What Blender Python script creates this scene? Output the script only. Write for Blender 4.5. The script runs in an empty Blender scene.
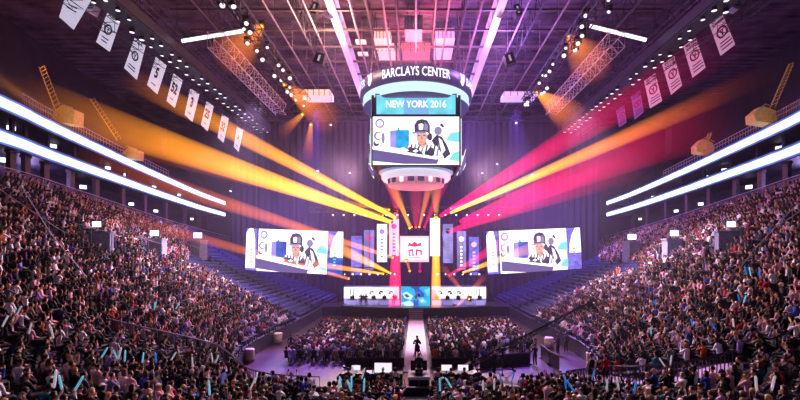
import bpy, bmesh, math, random
import numpy as np
from mathutils import Vector, Matrix
random.seed(7); rng = np.random.default_rng(7)
C = bpy.context.scene.collection
PI = math.pi
F, CX, HY, EYE = 450.0, 416.0, 253.0, 8.9

def at(px, py, d):
    return Vector(((px-CX)/F*d, d, EYE+(HY-py)/F*d))
def proj(p):
    return (CX+F*p[0]/p[1], HY-F*(p[2]-EYE)/p[1])

# ---------------------------------------------------------------- materials
def mat(name, col, rough=.6, metal=0., emit=None, estr=0., noise=.25, scale=6., spec=.3, objcol=False, attr=None):
    m = bpy.data.materials.new(name); m.use_nodes = True
    nt = m.node_tree; b = nt.nodes['Principled BSDF']
    b.inputs['Roughness'].default_value = rough; b.inputs['Metallic'].default_value = metal
    b.inputs['Specular IOR Level'].default_value = spec
    tc = nt.nodes.new('ShaderNodeTexCoord'); nz = nt.nodes.new('ShaderNodeTexNoise')
    nz.inputs['Scale'].default_value = scale; nz.inputs['Detail'].default_value = 4
    nt.links.new(tc.outputs['Object'], nz.inputs['Vector'])
    ramp = nt.nodes.new('ShaderNodeMapRange'); ramp.inputs['From Min'].default_value = .3; ramp.inputs['From Max'].default_value = .7
    ramp.inputs['To Min'].default_value = 1-noise; ramp.inputs['To Max'].default_value = 1+noise
    nt.links.new(nz.outputs['Fac'], ramp.inputs['Value'])
    mul = nt.nodes.new('ShaderNodeVectorMath'); mul.operation = 'SCALE'
    if objcol:
        oi = nt.nodes.new('ShaderNodeObjectInfo'); nt.links.new(oi.outputs['Color'], mul.inputs[0])
    elif attr:
        a = nt.nodes.new('ShaderNodeAttribute'); a.attribute_name = attr; nt.links.new(a.outputs['Color'], mul.inputs[0])
    else:
        mul.inputs[0].default_value = col[:3]
    nt.links.new(ramp.outputs['Result'], mul.inputs['Scale'])
    nt.links.new(mul.outputs['Vector'], b.inputs['Base Color'])
    if emit:
        b.inputs['Emission Color'].default_value = (*emit, 1); b.inputs['Emission Strength'].default_value = estr
    return m
def emat(name, col, s=1., noise=0., scale=3.):
    m = bpy.data.materials.new(name); m.use_nodes = True; nt = m.node_tree
    nt.nodes.remove(nt.nodes['Principled BSDF'])
    e = nt.nodes.new('ShaderNodeEmission'); e.inputs['Color'].default_value = (*col, 1); e.inputs['Strength'].default_value = s
    if noise:
        tc = nt.nodes.new('ShaderNodeTexCoord'); nz = nt.nodes.new('ShaderNodeTexNoise'); nz.inputs['Scale'].default_value = scale
        nt.links.new(tc.outputs['Object'], nz.inputs['Vector'])
        r = nt.nodes.new('ShaderNodeMapRange'); r.inputs['To Min'].default_value = s*(1-noise); r.inputs['To Max'].default_value = s*(1+noise)
        r.inputs['From Min'].default_value = .3; r.inputs['From Max'].default_value = .7
        nt.links.new(nz.outputs['Fac'], r.inputs['Value']); nt.links.new(r.outputs['Result'], e.inputs['Strength'])
    nt.links.new(e.outputs[0], nt.nodes['Material Output'].inputs['Surface'])
    return m
_bm = {}
def beam_mat(col, s, fade, soft):
    k = (col, s, fade, soft)
    if k in _bm: return _bm[k]
    m = bpy.data.materials.new('light_beam'); m.use_nodes = True; nt = m.node_tree
    nt.nodes.remove(nt.nodes['Principled BSDF'])
    N = nt.nodes.new; L = nt.links.new
    tc = N('ShaderNodeTexCoord'); sx = N('ShaderNodeSeparateXYZ'); L(tc.outputs['Generated'], sx.inputs[0])
    inv = N('ShaderNodeMath'); inv.operation = 'SUBTRACT'; inv.inputs[0].default_value = 1; L(sx.outputs['Z'], inv.inputs[1])
    pw = N('ShaderNodeMath'); pw.operation = 'POWER'; L(inv.outputs[0], pw.inputs[0]); pw.inputs[1].default_value = fade
    lw = N('ShaderNodeLayerWeight'); lw.inputs['Blend'].default_value = .5
    fi = N('ShaderNodeMath'); fi.operation = 'SUBTRACT'; fi.inputs[0].default_value = 1; L(lw.outputs['Facing'], fi.inputs[1])
    fp = N('ShaderNodeMath'); fp.operation = 'POWER'; L(fi.outputs[0], fp.inputs[0]); fp.inputs[1].default_value = soft
    nz = N('ShaderNodeTexNoise'); nz.inputs['Scale'].default_value = .35; L(tc.outputs['Object'], nz.inputs['Vector'])
    nm = N('ShaderNodeMapRange'); nm.inputs['To Min'].default_value = .6*s; nm.inputs['To Max'].default_value = 1.4*s; L(nz.outputs['Fac'], nm.inputs['Value'])
    a = N('ShaderNodeMath'); a.operation = 'MULTIPLY'; L(pw.outputs[0], a.inputs[0]); L(fp.outputs[0], a.inputs[1])
    b = N('ShaderNodeMath'); b.operation = 'MULTIPLY'; L(a.outputs[0], b.inputs[0]); L(nm.outputs[0], b.inputs[1])
    e = N('ShaderNodeEmission'); mx = N('ShaderNodeMix'); mx.data_type='RGBA'; L(sx.outputs['Z'], mx.inputs['Factor']); mx.inputs['A'].default_value=(*col,1); mx.inputs['B'].default_value=(col[0],col[1]*.5,col[2],1)
    L(mx.outputs['Result'], e.inputs['Color']); L(b.outputs[0], e.inputs['Strength'])
    t = N('ShaderNodeBsdfTransparent'); ad = N('ShaderNodeAddShader'); L(e.outputs[0], ad.inputs[0]); L(t.outputs[0], ad.inputs[1])
    L(ad.outputs[0], nt.nodes['Material Output'].inputs['Surface'])
    _bm[k] = m; return m

M = {}
M['black'] = mat('matt_black', (.012,.012,.016), .55)
M['steel'] = mat('painted_steel', (.055,.05,.07), .45, .3)
M['pipe'] = mat('ceiling_pipe', (.26,.2,.25), .5, .2)
M['pale_steel'] = mat('pale_steel', (.55,.5,.58), .5, .2)
M['concrete'] = mat('terrace_concrete', (.014,.011,.02), .8, scale=1.2)
M['deck'] = mat('upper_deck_concrete', (.03,.024,.03), .85, scale=.6)
M['fascia'] = mat('fascia_wall', (.10,.075,.15), .6, scale=.8)
M['suite'] = mat('suite_wall', (.02,.017,.035), .6, scale=.7)
M['pillar'] = mat('pillar_paint', (.13,.09,.10), .6)
M['drape'] = mat('black_drape', (.016,.012,.028), .85, scale=2)
M['dasher'] = mat('dasher_board', (.03,.026,.045), .35)
M['rail'] = mat('rail_metal', (.12,.1,.15), .35, .6)
M['white_paint'] = mat('white_paint', (.75,.72,.78), .5)
M['beige'] = mat('beige_cloth', (.55,.42,.33), .7)
M['seat'] = mat('seat_plastic', (.012,.016,.11), .4)
M['banner'] = mat('banner_cloth', (.7,.66,.78), .7, emit=(.75,.68,.9), estr=.7, noise=.12)  # cloth given a glow in place of light falling on it
M['banner_pink'] = mat('banner_pink_cloth', (.8,.45,.65), .7, emit=(.95,.42,.72), estr=.5, noise=.12)  # pink light painted into the cloth colour and its glow
M['banner_violet'] = mat('banner_violet_cloth', (.35,.15,.45), .7, emit=(.35,.1,.5), estr=.35, noise=.12)  # same cloth, violet light put into colour and glow
M['ink'] = mat('banner_ink', (.02,.02,.03), .6)
M['ink_violet'] = mat('banner_violet_ink', (.16,.04,.3), .6)
M['ink_red'] = mat('banner_red_ink', (.55,.02,.15), .6)
M['ribbon'] = emat('ribbon_led', (.72,.80,1.), 3.2, .25, .5)
M['ribbon_mid']=emat('ribbon_led_mid',(.5,.62,1.),1.6,.25,.5); M['ribbon_edge']=emat('ribbon_led_edge',(.16,.25,.95),.8,.3,.5)
M['white_led'] = emat('white_led', (1,.97,1.), 1.7)
M['blue_led'] = emat('violet_blue_led', (.20,.16,.75), 1.2, .4, 1.5)
M['cyan_led'] = emat('cyan_led', (.16,.68,.85), 1.1, .25, .6)
M['deepcyan'] = emat('deep_cyan_led', (.02,.45,.9), 1.1, .3, 1.0)
M['royal_led'] = emat('royal_led', (.04,.12,.62), 1.0, .3, 1.)
M['ice_led'] = emat('ice_led', (.6,.85,1.), 1.2)
M['lav_led'] = emat('lavender_led', (.38,.30,.80), 1.0, .4, .5)
M['grey_led'] = emat('grey_led', (.36,.33,.55), .9)
M['dark_led'] = emat('dark_led', (.10,.075,.17), .8, .5, 4.)
M['skin_led'] = emat('skin_led', (.95,.5,.42), 1.0)
M['skin2_led'] = emat('shaded_skin_led', (.75,.3,.28), .9)
M['pink_led'] = emat('pink_led', (1.,.6,.75), 1.2)
M['red_led'] = emat('red_led', (.85,.06,.2), 1.1)
M['magenta_led'] = emat('magenta_led', (.9,.05,.4), 1.1)
M['teal_led'] = emat('teal_led', (.25,.8,.85), 1.1)
M['gold_led'] = emat('gold_led', (1.,.65,.12), 1.6)
M['bulb'] = emat('lamp_bulb', (1,.9,1.), 1.5)
M['tv'] = emat('television_picture', (.8,.82,1.), 2.6)
M['tube'] = emat('tube_glow', (.85,.85,1.), 2.0)
M['text'] = emat('sign_lettering', (.85,.82,1.), 2.0)
M['sign'] = mat('sign_band', (.06,.045,.13), .4, emit=(.12,.08,.3), estr=.25)
M['amber'] = emat('amber_glow', (1.,.36,.03), 2.2)
M['amber_seat'] = mat('amber_lit_steel', (.6,.36,.14), .6, emit=(1.,.42,.08), estr=.15)  # amber light painted into the steel colour, plus a faint glow
M['carpet'] = mat('aisle_carpet', (.5,.4,.5), .8)
M['stage'] = mat('stage_deck', (.05,.045,.07), .3)
M['screen_back'] = mat('screen_housing', (.02,.018,.03), .5)
M['paper'] = mat('paper', (.8,.76,.8), .6, emit=(.8,.75,.85), estr=.35)  # sheets are no lamps; the glow is painted-in brightness

# ---------------------------------------------------------------- mesh builder
class MB:
    def __init__(s): s.v=[]; s.f=[]; s.mi=[]
    def poly(s, pts, mi=0):
        n=len(s.v); s.v += [tuple(p) for p in pts]; s.f.append(tuple(range(n,n+len(pts)))); s.mi.append(mi); return s
    def add(s, vs, fs, mi=0):
        n=len(s.v); s.v += [tuple(p) for p in vs]; s.f += [tuple(i+n for i in f) for f in fs]; s.mi += [mi]*len(fs); return s
    def box(s, c, sz, mi=0, rz=0., rot=None, taper=1.):
        vs=[]
        for z in (-.5,.5):
            k = 1. if z<0 else taper
            for x,y in ((-.5,-.5),(.5,-.5),(.5,.5),(-.5,.5)):
                p=Vector((x*sz[0]*k,y*sz[1]*k,z*sz[2]))
                if rot is not None: p = rot @ p
                elif rz: p.rotate(Matrix.Rotation(rz,3,'Z'))
                vs.append(p+Vector(c))
        return s.add(vs,[(0,3,2,1),(4,5,6,7),(0,1,5,4),(1,2,6,5),(2,3,7,6),(3,0,4,7)],mi)
    def tube(s, pts, r, n=6, mi=0, closed=False, cap=True):
        pts=[Vector(p) for p in pts]; m=len(pts); rs = r if isinstance(r,(list,tuple)) else [r]*m
        vs=[]; fs=[]
        for i,p in enumerate(pts):
            if closed: d=pts[(i+1)%m]-pts[i-1]
            else: d=pts[min(i+1,m-1)]-pts[max(i-1,0)]
            d.normalize(); u = d.cross(Vector((0,0,1)))
            if u.length<.05: u = d.cross(Vector((0,1,0)))
            u.normalize(); w=u.cross(d)
            for k in range(n):
                a=2*PI*k/n; vs.append(p+(u*math.cos(a)+w*math.sin(a))*rs[i])
        for i in range(m if closed else m-1):
            j=(i+1)%m
            for k in range(n):
                l=(k+1)%n; fs.append((i*n+k,i*n+l,j*n+l,j*n+k))
        if cap and not closed:
            fs.append(tuple(range(n-1,-1,-1))); fs.append(tuple(range((m-1)*n,m*n)))
        return s.add(vs,fs,mi)
    def lathe(s, prof, c=(0,0,0), n=24, mi=0, a0=0., a1=2*PI, sy=1.):
        full = abs(a1-a0-2*PI)<1e-6; cols = n if full else n+1
        vs=[]; fs=[]
        for r,z in prof:
            for k in range(cols):
                a=a0+(a1-a0)*k/n; vs.append((c[0]+r*math.cos(a), c[1]+sy*r*math.sin(a), c[2]+z))
        for i in range(len(prof)-1):
            for k in range(n):
                l=(k+1)%cols if full else k+1
                fs.append((i*cols+k,i*cols+l,(i+1)*cols+l,(i+1)*cols+k))
        return s.add(vs,fs,mi)
    def grid(s, rows, mi=0):
        n=len(rows[0]); vs=[p for r in rows for p in r]; fs=[]
        for i in range(len(rows)-1):
            for k in range(n-1): fs.append((i*n+k,i*n+k+1,(i+1)*n+k+1,(i+1)*n+k))
        return s.add(vs,fs,mi)
    def build(s, name, ms, parent=None, smooth=False):
        me=bpy.data.meshes.new(name); me.from_pydata([tuple(p) for p in s.v],[],s.f)
        if not isinstance(ms,(list,tuple)): ms=[ms]
        for m in ms: me.materials.append(m)
        if len(ms)>1: me.polygons.foreach_set('material_index', s.mi)
        if smooth: me.polygons.foreach_set('use_smooth',[True]*len(me.polygons))
        me.update()
        o=bpy.data.objects.new(name,me); C.objects.link(o)
        if parent is not None:
            o.parent=parent; o.matrix_parent_inverse = Matrix.Translation(parent.location).inverted() if not parent.get('_local') else Matrix()
        return o
def tag(o,label,cat,group=None,kind=None):
    o['label']=label; o['category']=cat
    if group: o['group']=group
    if kind: o['kind']=kind
    return o
def thing(name,label,cat,loc=(0,0,0),group=None,local=False):
    o=bpy.data.objects.new(name,None); o.empty_display_size=.2; C.objects.link(o); o.location=loc
    tag(o,label,cat,group)
    if local: o['_local']=1
    return o
def struct(name,mb,m,parent=None,smooth=False):
    o=mb.build(name,m,parent,smooth)
    if parent is None: o['kind']='structure'
    return o
def dup(root, loc=None, rot=None, label=None, group=None):
    r=root.copy(); C.objects.link(r)
    if loc is not None: r.location=loc
    if rot is not None: r.rotation_euler=rot
    if label: r['label']=label
    if group: r['group']=group
    for ch in list(root.children):
        c=ch.copy(); C.objects.link(c); c.parent=r
        for g in ch.children:
            d=g.copy(); C.objects.link(d); d.parent=c
    return r

def text_mesh(body, size, align='CENTER', bold=.01):
    cu=bpy.data.curves.new('lettering','FONT'); cu.body=body; cu.size=size; cu.align_x=align; cu.align_y='CENTER'; cu.offset=size*bold
    cu.resolution_u=3
    o=bpy.data.objects.new('lettering_source',cu); C.objects.link(o)
    dg=bpy.context.evaluated_depsgraph_get(); dg.update()
    me=bpy.data.meshes.new_from_object(o.evaluated_get(dg)); bpy.data.objects.remove(o); bpy.data.curves.remove(cu)
    return me
def text_on(body, size, origin, U, V, m, parent, width=None, name='lettering', fn=None, bold=.01):
    me=text_mesh(body,size,bold=bold)
    xs=[v.co.x for v in me.vertices]
    w=(max(xs)-min(xs)) or 1; k = (width/w) if width else 1.
    U=Vector(U).normalized(); V=Vector(V).normalized(); O=Vector(origin)
    for v in me.vertices:
        if fn: v.co = fn(v.co.x*k, v.co.y)
        else: v.co = O+U*(v.co.x*k)+V*v.co.y
    me.materials.clear(); me.materials.append(m)
    o=bpy.data.objects.new(name,me); C.objects.link(o); o.parent=parent
    o.matrix_parent_inverse=Matrix.Translation(parent.location).inverted() if not parent.get('_local') else Matrix()
    return o

# ---------------------------------------------------------------- camera, world
cam=bpy.data.cameras.new('camera'); co=bpy.data.objects.new('camera',cam); C.objects.link(co)
co.location=(0,0,EYE); co.rotation_euler=(PI/2,0,0)
cam.sensor_width=36; cam.lens=F/800*36; cam.shift_x=-(CX-400)/800; cam.shift_y=(HY-200)/800
cam.clip_start=.2; cam.clip_end=400
bpy.context.scene.camera=co
w=bpy.data.worlds.new('hall_dark'); bpy.context.scene.world=w; w.use_nodes=True
w.node_tree.nodes['Background'].inputs[0].default_value=(.16,.12,.26,1); w.node_tree.nodes['Background'].inputs[1].default_value=.06
sc=bpy.context.scene
sc.view_settings.view_transform='Standard'; sc.view_settings.look='None'
sc.cycles.transparent_max_bounces=40; sc.cycles.max_bounces=5; sc.cycles.sample_clamp_indirect=4
sc.cycles.use_denoising=True

# ---------------------------------------------------------------- bowl
STA=[((0,25.4,.85),(0,-4,6.9)),((-5,25.4,.85),(-7,-4,7.1)),((-9,26.2,.9),(-16,-1,8.6)),((-12.2,30,.9),(-25,8,11)),((-13.8,36,1.2),(-30,20,13.5)),
     ((-14,42,1.2),(-33.3,36,14.7)),((-13.5,50,1.2),(-36.8,50,14.5)),((-13.3,60,1.2),(-39.8,70,13.3)),((-13.3,69,1.2),(-41.5,86,12.4)),((-13.3,76,1.2),(-40.5,98,11.2))]
STA=[(np.array(a,float),np.array(b,float)) for a,b in STA]
def cr(P,t):
    n=len(P)-1; t=min(max(t,0),n); i=min(int(t),n-1); f=t-i
    p0=P[max(i-1,0)] if i>0 else 2*P[0]-P[1]; p1=P[i]; p2=P[i+1]; p3=P[min(i+2,n)] if i+2<=n else 2*P[n]-P[n-1]
    return .5*((2*p1)+(-p0+p2)*f+(2*p0-5*p1+4*p2-p3)*f*f+(-p0+3*p1-3*p2+p3)*f**3)
AL=[a for a,b in STA]; BL_=[b for a,b in STA]; TM=len(STA)-1.0
NR=29
def prof(s): return .62*s+.38*s*s
def bowl(t,s,side=-1):
    a=cr(AL,t); b=cr(BL_,t); p=a+(b-a)*s; p[2]=a[2]+(b[2]-a[2])*prof(s)
    if side>0: p[0]=-p[0]
    return p
TS=np.linspace(0,TM,73)
def terrace(side,t0,t1,name):
    mb=MB(); ts=[t for t in TS if t0-1e-6<=t<=t1+1e-6]
    rows=[]
    for r in range(NR):
        z=[bowl(t,(r+.0)/NR,side) for t in ts]; z1=[bowl(t,(r+1.)/NR,side) for t in ts]
        lo=[Vector((p[0],p[1],q[2])) for p,q in zip(z,z)]
        hi=[Vector((p[0],p[1],q[2])) for p,q in zip(z1,z)]
        rows.append(lo); rows.append(hi)
    last=[Vector(bowl(t,1.,side)) for t in ts]; rows.append(last)
    mb.grid(rows); return struct(name,mb,M['concrete'])
terrace(-1,0,TM,'floor_left_terrace'); terrace(1,0,TM,'floor_right_terrace')

fl=mat('arena_floor',(.05,.026,.035),.28,scale=.5,noise=.35,spec=.5)
struct('floor',MB().poly([(-60,-10,0),(60,-10,0),(60,130,0),(-60,130,0)]),fl)

# dasher walls with rail caps
for side,nm in ((-1,'left'),(1,'right')):
    mb=MB(); pts=[bowl(t,0,side) for t in TS]
    inn=[Vector((p[0]*.985,p[1]+.0,p[2])) for p in pts]
    mb.grid([[Vector((p[0],p[1],0)) for p in pts],[Vector((p[0],p[1],1.25)) for p in pts],[Vector((p[0]*1.012,p[1]-.05,1.25)) for p in pts]])
    struct('wall_%s_dasher'%nm,mb,M['dasher'])
    mb=MB(); mb.tube([Vector((p[0],p[1],1.3)) for p in pts],.06,5); struct('trim_%d'%(1 if side<0 else 2),mb,M['rail'])

# ribbons, suites, upper deck
RIB=[np.array(p,float) for p in ((-27,2,0),(-31,18,0),(-33.6,36.4,0),(-35.1,43,0),(-37.2,53,0),(-40.6,70,0),(-44.7,93,0),(-47,111,0))]
RT=np.linspace(0,len(RIB)-1,57)
ZU,ZL=EYE+12.25,EYE+9.45
def rib(t,off=0.,side=-1):
    p=cr(RIB,t); q=cr(RIB,min(t+.05,len(RIB)-1))-cr(RIB,max(t-.05,0)); n=np.array((-q[1],q[0],0)); n/=np.linalg.norm(n)
    p=p+n*off
    if side>0: p[0]=-p[0]
    return p
def rz(t,off,z,side): p=rib(t,off,side); return Vector((p[0],p[1],z))
sides=((-1,'left'),(1,'right')); SD={-1:'white-banner',1:'pink-banner'}
for side,nm in sides:
    word = 'west' if side<0 else 'east'
    for zc,lev in ((ZU,'upper'),(ZL,'lower')):
        t_=thing('ribbon_board','%s of two long glowing white ribbon boards on the balcony, %s side'%(lev,SD[side]),'ribbon board',rz(3,0,zc,side))
        mb=MB(); zz=(-.6,-.44,-.34,.34,.44,.6)
        for q in range(5): mb.grid([[rz(t,0,zc+zz[q],side) for t in RT],[rz(t,0,zc+zz[q+1],side) for t in RT]],(2,1,0,1,2)[q])
        mb.build('led_face',[M['ribbon'],M['ribbon_mid'],M['ribbon_edge']],t_)
        mb=MB(); mb.grid([[rz(t,.0,zc-.61,side) for t in RT],[rz(t,.0,zc-.72,side) for t in RT],[rz(t,.5,zc-.72,side) for t in RT],[rz(t,.5,zc+.72,side) for t in RT],[rz(t,-.02,zc+.72,side) for t in RT],[rz(t,-.02,zc+.61,side) for t in RT]])
        mb.build('housing',M['screen_back'],t_)
    # slabs & back wall & parapet
    mb=MB()
    for zc in (ZU-.5,ZL-.5,ZU+.5):
        mb.grid([[rz(t,.3,zc,side) for t in RT],[rz(t,5,zc,side) for t in RT]])
    struct('slab_%s_balcony'%nm,mb,M['suite'])
    mb=MB(); mb.grid([[rz(t,4.5,8,side) for t in RT],[rz(t,4.5,ZU,side) for t in RT]])
    struct('wall_%s_suites'%nm,mb,M['suite'])
    mb=MB(); tt=[t for t in TS if t>=2.5]
    mb.grid([[Vector(bowl(t,1,side)) for t in tt],[Vector(bowl(t,1,side))+Vector((0,0,1.0)) for t in tt],[Vector(bowl(t,1,side))+Vector((side*.4,0,1.0)) for t in tt]])
    mb.grid([[Vector(bowl(t,1,side))+Vector((side*.4,0,.7)) for t in tt],[Vector(bowl(t,1,side))+Vector((side*9,0,.7)) for t in tt]])
    struct('wall_%s_fascia'%nm,mb,M['fascia'])
    mb=MB(); mb.tube([Vector(bowl(t,1,side))+Vector((0,0,1.15)) for t in tt],.045,5); struct('trim_%d'%(3 if side<0 else 4),mb,M['pale_steel'])
    # upper deck (stepped)
    mb=MB(); rows=[]
    for k in range(15):
        rows.append([rz(t,.6+k*.95,ZU+.5+k*.78,side) for t in RT]); rows.append([rz(t,.6+(k+1)*.95,ZU+.5+k*.78,side) for t in RT])
    mb.grid(rows); struct('floor_%s_upper_deck'%nm,mb,M['deck'])
    mb=MB(); mb.grid([[rz(t,15,ZU+9,side) for t in RT],[rz(t,15.2,EYE+32,side) for t in RT]]); struct('wall_%s'%nm,mb,M['deck'])
    # pillars
    k=0
    for t in (1.55,1.9,2.25,2.65,3.1,3.6,4.05,4.5,4.9,5.3,5.7,6.1):
        k+=1; p=rz(t,.75,0,side); top=ZL-.5
        zb=10.5
        mb=MB(); mb.box((p.x,p.y,(zb+top)/2),(.5,.5,top-zb),rz=.2*side); mb.box((p.x,p.y,top-.2),(.62,.62,.3),rz=.2*side); struct('column_%s_%d'%(nm,k),mb,M['pillar'])
        p=rz(t+.15,1.2,0,side); mb=MB(); mb.box((p.x,p.y,(ZL+ZU)/2),(.3,.3,ZU-ZL-.6)); mb.box((p.x,p.y,ZL+.2),(.45,.45,.1)); struct('column_%s_suite_%d'%(nm,k),mb,M['suite'])
    # front fence of upper deck
    fnc=thing('guard_fence','pale metal guard fence along the upper deck edge, %s side'%SD[side],'fence',rz(4,.2,ZU+.5,side))
    a,b_=2.35,5.3
    tt=np.linspace(a,b_,60)
    mb=MB()
    for zz in (.75,): mb.tube([rz(t,.25,ZU+.5+zz,side) for t in tt],.035,4)
    mb.build('middle_rail',M['pale_steel'],fnc)
    for t in tt: MB().tube([rz(t,.25,ZU+.5,side),rz(t,.25,ZU+1.75,side)],.03,4).build('baluster',M['pale_steel'],fnc)
    MB().tube([rz(t,.25,ZU+1.7,side) for t in tt],.04,4).build('hand_rail',M['pale_steel'],fnc)

# suite televisions (small bright screens)
tv0=thing('suite_television','wall','television',(0,0,0),local=True)
MB().box((0,.04,0),(1.,.08,.62)).build('frame',M['black'],tv0); MB().poly([(-.46,-.005,-.27),(.46,-.005,-.27),(.46,-.005,.27),(-.46,-.005,.27)]).build('picture',M['tv'],tv0)
tvs=[(47/1,113,0),(5,151,0),(55,147,0),(83,188,0),(107,167,0),(126,175,0),(154,186,0),(178,195,0),(197,200,0),(192,218,0),(156,210,0),(131,204,0)]
first=True
def place_tv(px,py,side,off,scale,label,grp):
    global first
    # depth on rib curve offset off, seen at pixel column px
    best=None
    for t in np.linspace(.5,7,600):
        p=rib(t,off,side)
        if p[1]<5: continue
        e=abs(CX+F*p[0]/p[1]-px)
        if best is None or e<best[0]: best=(e,t,p)
    p=best[2]; z=EYE+(HY-py)/F*p[1]
    o=tv0 if first else dup(tv0); first=False
    o.location=(p[0],p[1],z); o.scale=(scale,)*3
    o['label']=label; o['group']=grp; o.rotation_euler=(0,0,math.atan2(p[0],-p[1])*1.0+PI if False else -side*1.0)
rows_=[(47-4,113,'upper'),(53,152,'upper'),(107,160,'upper'),(126,174,'upper'),(154,187,'upper'),(178,195,'upper')]
for side,nm in sides:
    fx=(lambda x:x) if side<0 else (lambda x:2*CX-x)
    for px,py in ((11,128),(53,146),(108,168),(126,175),(154,187),(179,195)):
        if side>0: py=py+2
        place_tv(fx(px),py,side,2.6,.72,'small bright suite television between the two ribbon boards, %s side'%SD[side],'televisions in the %s suites'%nm)
    for px,py in ((4,160),(83,187),(131,204),(156,211),(192,219)):
        place_tv(fx(px),py,side,2.6,.8,'small bright television in the open level under the lower ribbon board, %s side'%SD[side],'televisions on the %s club level'%nm)

# amber lit stair parapets and stair rails on the upper deck
def slanted_parapet(px,py,side,d,label,hh):
    p=at(px,py,d); t_=thing('stair_parapet',label,'parapet',p)
    mb=MB(); s=side
    mb.add([p+Vector((x*1.,y,z)) for x,y,z in ((-1.1,0,0),(1.1,0,-.3),(1.1,.25,1.6*hh),(-.2,.25,2.3*hh),(-1.1,.3,1.2*hh),(-1.1,1.4,0),(1.1,1.4,-.3),(1.1,1.5,1.6*hh),(-.2,1.5,2.3*hh),(-1.1,1.5,1.2*hh))],
           [(0,1,2,3,4),(9,8,7,6,5),(0,5,6,1),(1,6,7,2),(2,7,8,3),(3,8,9,4),(4,9,5,0)])
    mb.build('parapet_wall',M['amber_seat'],t_)
    mb=MB(); mb.tube([p+Vector((-1.1,-.05,1.3*hh)),p+Vector((-.2,-.05,2.4*hh)),p+Vector((1.1,-.05,1.7*hh))],.06,5); mb.build('handrail',M['pale_steel'],t_)
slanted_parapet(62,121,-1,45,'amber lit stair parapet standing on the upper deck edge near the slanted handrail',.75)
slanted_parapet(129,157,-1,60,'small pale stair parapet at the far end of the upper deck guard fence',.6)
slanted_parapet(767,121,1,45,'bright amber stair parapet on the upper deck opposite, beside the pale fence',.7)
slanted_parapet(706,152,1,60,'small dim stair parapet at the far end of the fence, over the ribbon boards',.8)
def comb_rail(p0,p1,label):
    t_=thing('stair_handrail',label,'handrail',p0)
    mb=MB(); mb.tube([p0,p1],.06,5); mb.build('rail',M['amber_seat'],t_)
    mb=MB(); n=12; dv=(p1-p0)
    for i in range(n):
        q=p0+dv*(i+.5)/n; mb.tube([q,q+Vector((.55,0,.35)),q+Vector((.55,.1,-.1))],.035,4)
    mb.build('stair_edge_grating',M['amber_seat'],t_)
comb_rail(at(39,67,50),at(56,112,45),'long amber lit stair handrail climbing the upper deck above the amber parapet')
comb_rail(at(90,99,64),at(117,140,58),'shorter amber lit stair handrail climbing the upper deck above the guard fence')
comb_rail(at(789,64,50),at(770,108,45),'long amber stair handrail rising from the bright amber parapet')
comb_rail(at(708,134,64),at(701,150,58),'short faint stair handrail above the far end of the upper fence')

# ---------------------------------------------------------------- ceiling and roof steel
HC=EYE+31
cm=mat('roof_deck',(.11,.075,.11),.8,scale=.35,noise=.7)
nt=cm.node_tree; wv=nt.nodes.new('ShaderNodeTexWave'); wv.bands_direction='Y'; wv.inputs['Scale'].default_value=.22
b=nt.nodes['Principled BSDF']; bp=nt.nodes.new('ShaderNodeBump'); bp.inputs['Strength'].default_value=1.; bp.inputs['Distance'].default_value=.4
tcn=[n for n in nt.nodes if n.type=='TEX_COORD'][0]; nt.links.new(tcn.outputs['Object'],wv.inputs['Vector']); nt.links.new(wv.outputs['Color'],bp.inputs['Height']); nt.links.new(bp.outputs['Normal'],b.inputs['Normal'])
struct('ceiling',MB().poly([(-62,-5,HC),(-62,120,HC),(62,120,HC),(62,-5,HC)]),cm)
k=0
for x in (-30,-23.5,-20,-13.5,-5.5,-2.2,2.2,5.5,13.5,20,23.5,30):
    k+=1; mb=MB(); z=HC-4.6+(.9 if abs(x)<6 else 0)
    mb.tube([(x,30,z),(x,104,z)],.13,5); mb.tube([(x,30,z+2.4),(x,104,z+2.4)],.13,5)
    for j in range(24): y=30+j*3.1; mb.tube([(x,y,z),(x,y+1.55,z+2.4),(x,y+3.1,z)],.06,4)
    struct('beam_%d'%k,mb,M['steel'])
for j,y in enumerate(np.arange(42,103,4.6)):
    k+=1; mb=MB(); z=HC-3.3
    mb.box((0,y,z),(56,.14,.2)); mb.box((0,y,z-.12),(56,.24,.05))
    struct('beam_%d'%k,mb,M['pillar'])
for x in (-16.5,-12.2,-7.2,-3.6,0,3.6,7.2,12.2,16.5):
    k+=1; mb=MB(); z=HC-3.9
    mb.tube([(x,34,z),(x,104,z)],.12,5)
    for j in range(9): mb.tube([(x,36+j*8,z),(x,36+j*8,HC)],.05,4)
    struct('beam_%d'%k,mb,M['pipe'])
# pale deep beams on both sides of scoreboard
for sx in (-1,1):
    k+=1; x=sx*9.5; z=EYE+27.5; mb=MB()
    mb.box((x,62,z),(.9,44,.12)); mb.box((x,62,z+.9),(.14,44,1.8)); mb.box((x,62,z+1.8),(.9,44,.12))
    for j in range(14): mb.box((x,41+j*3.2,z+.9),(.8,.1,1.8))
    struct('beam_%d'%k,mb,mat('pale_roof_beam_%d'%k,(.62,.55,.75),.5,emit=(.55,.45,.8),estr=.28))  # beam paint glows faintly, standing for roof light on it
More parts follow.
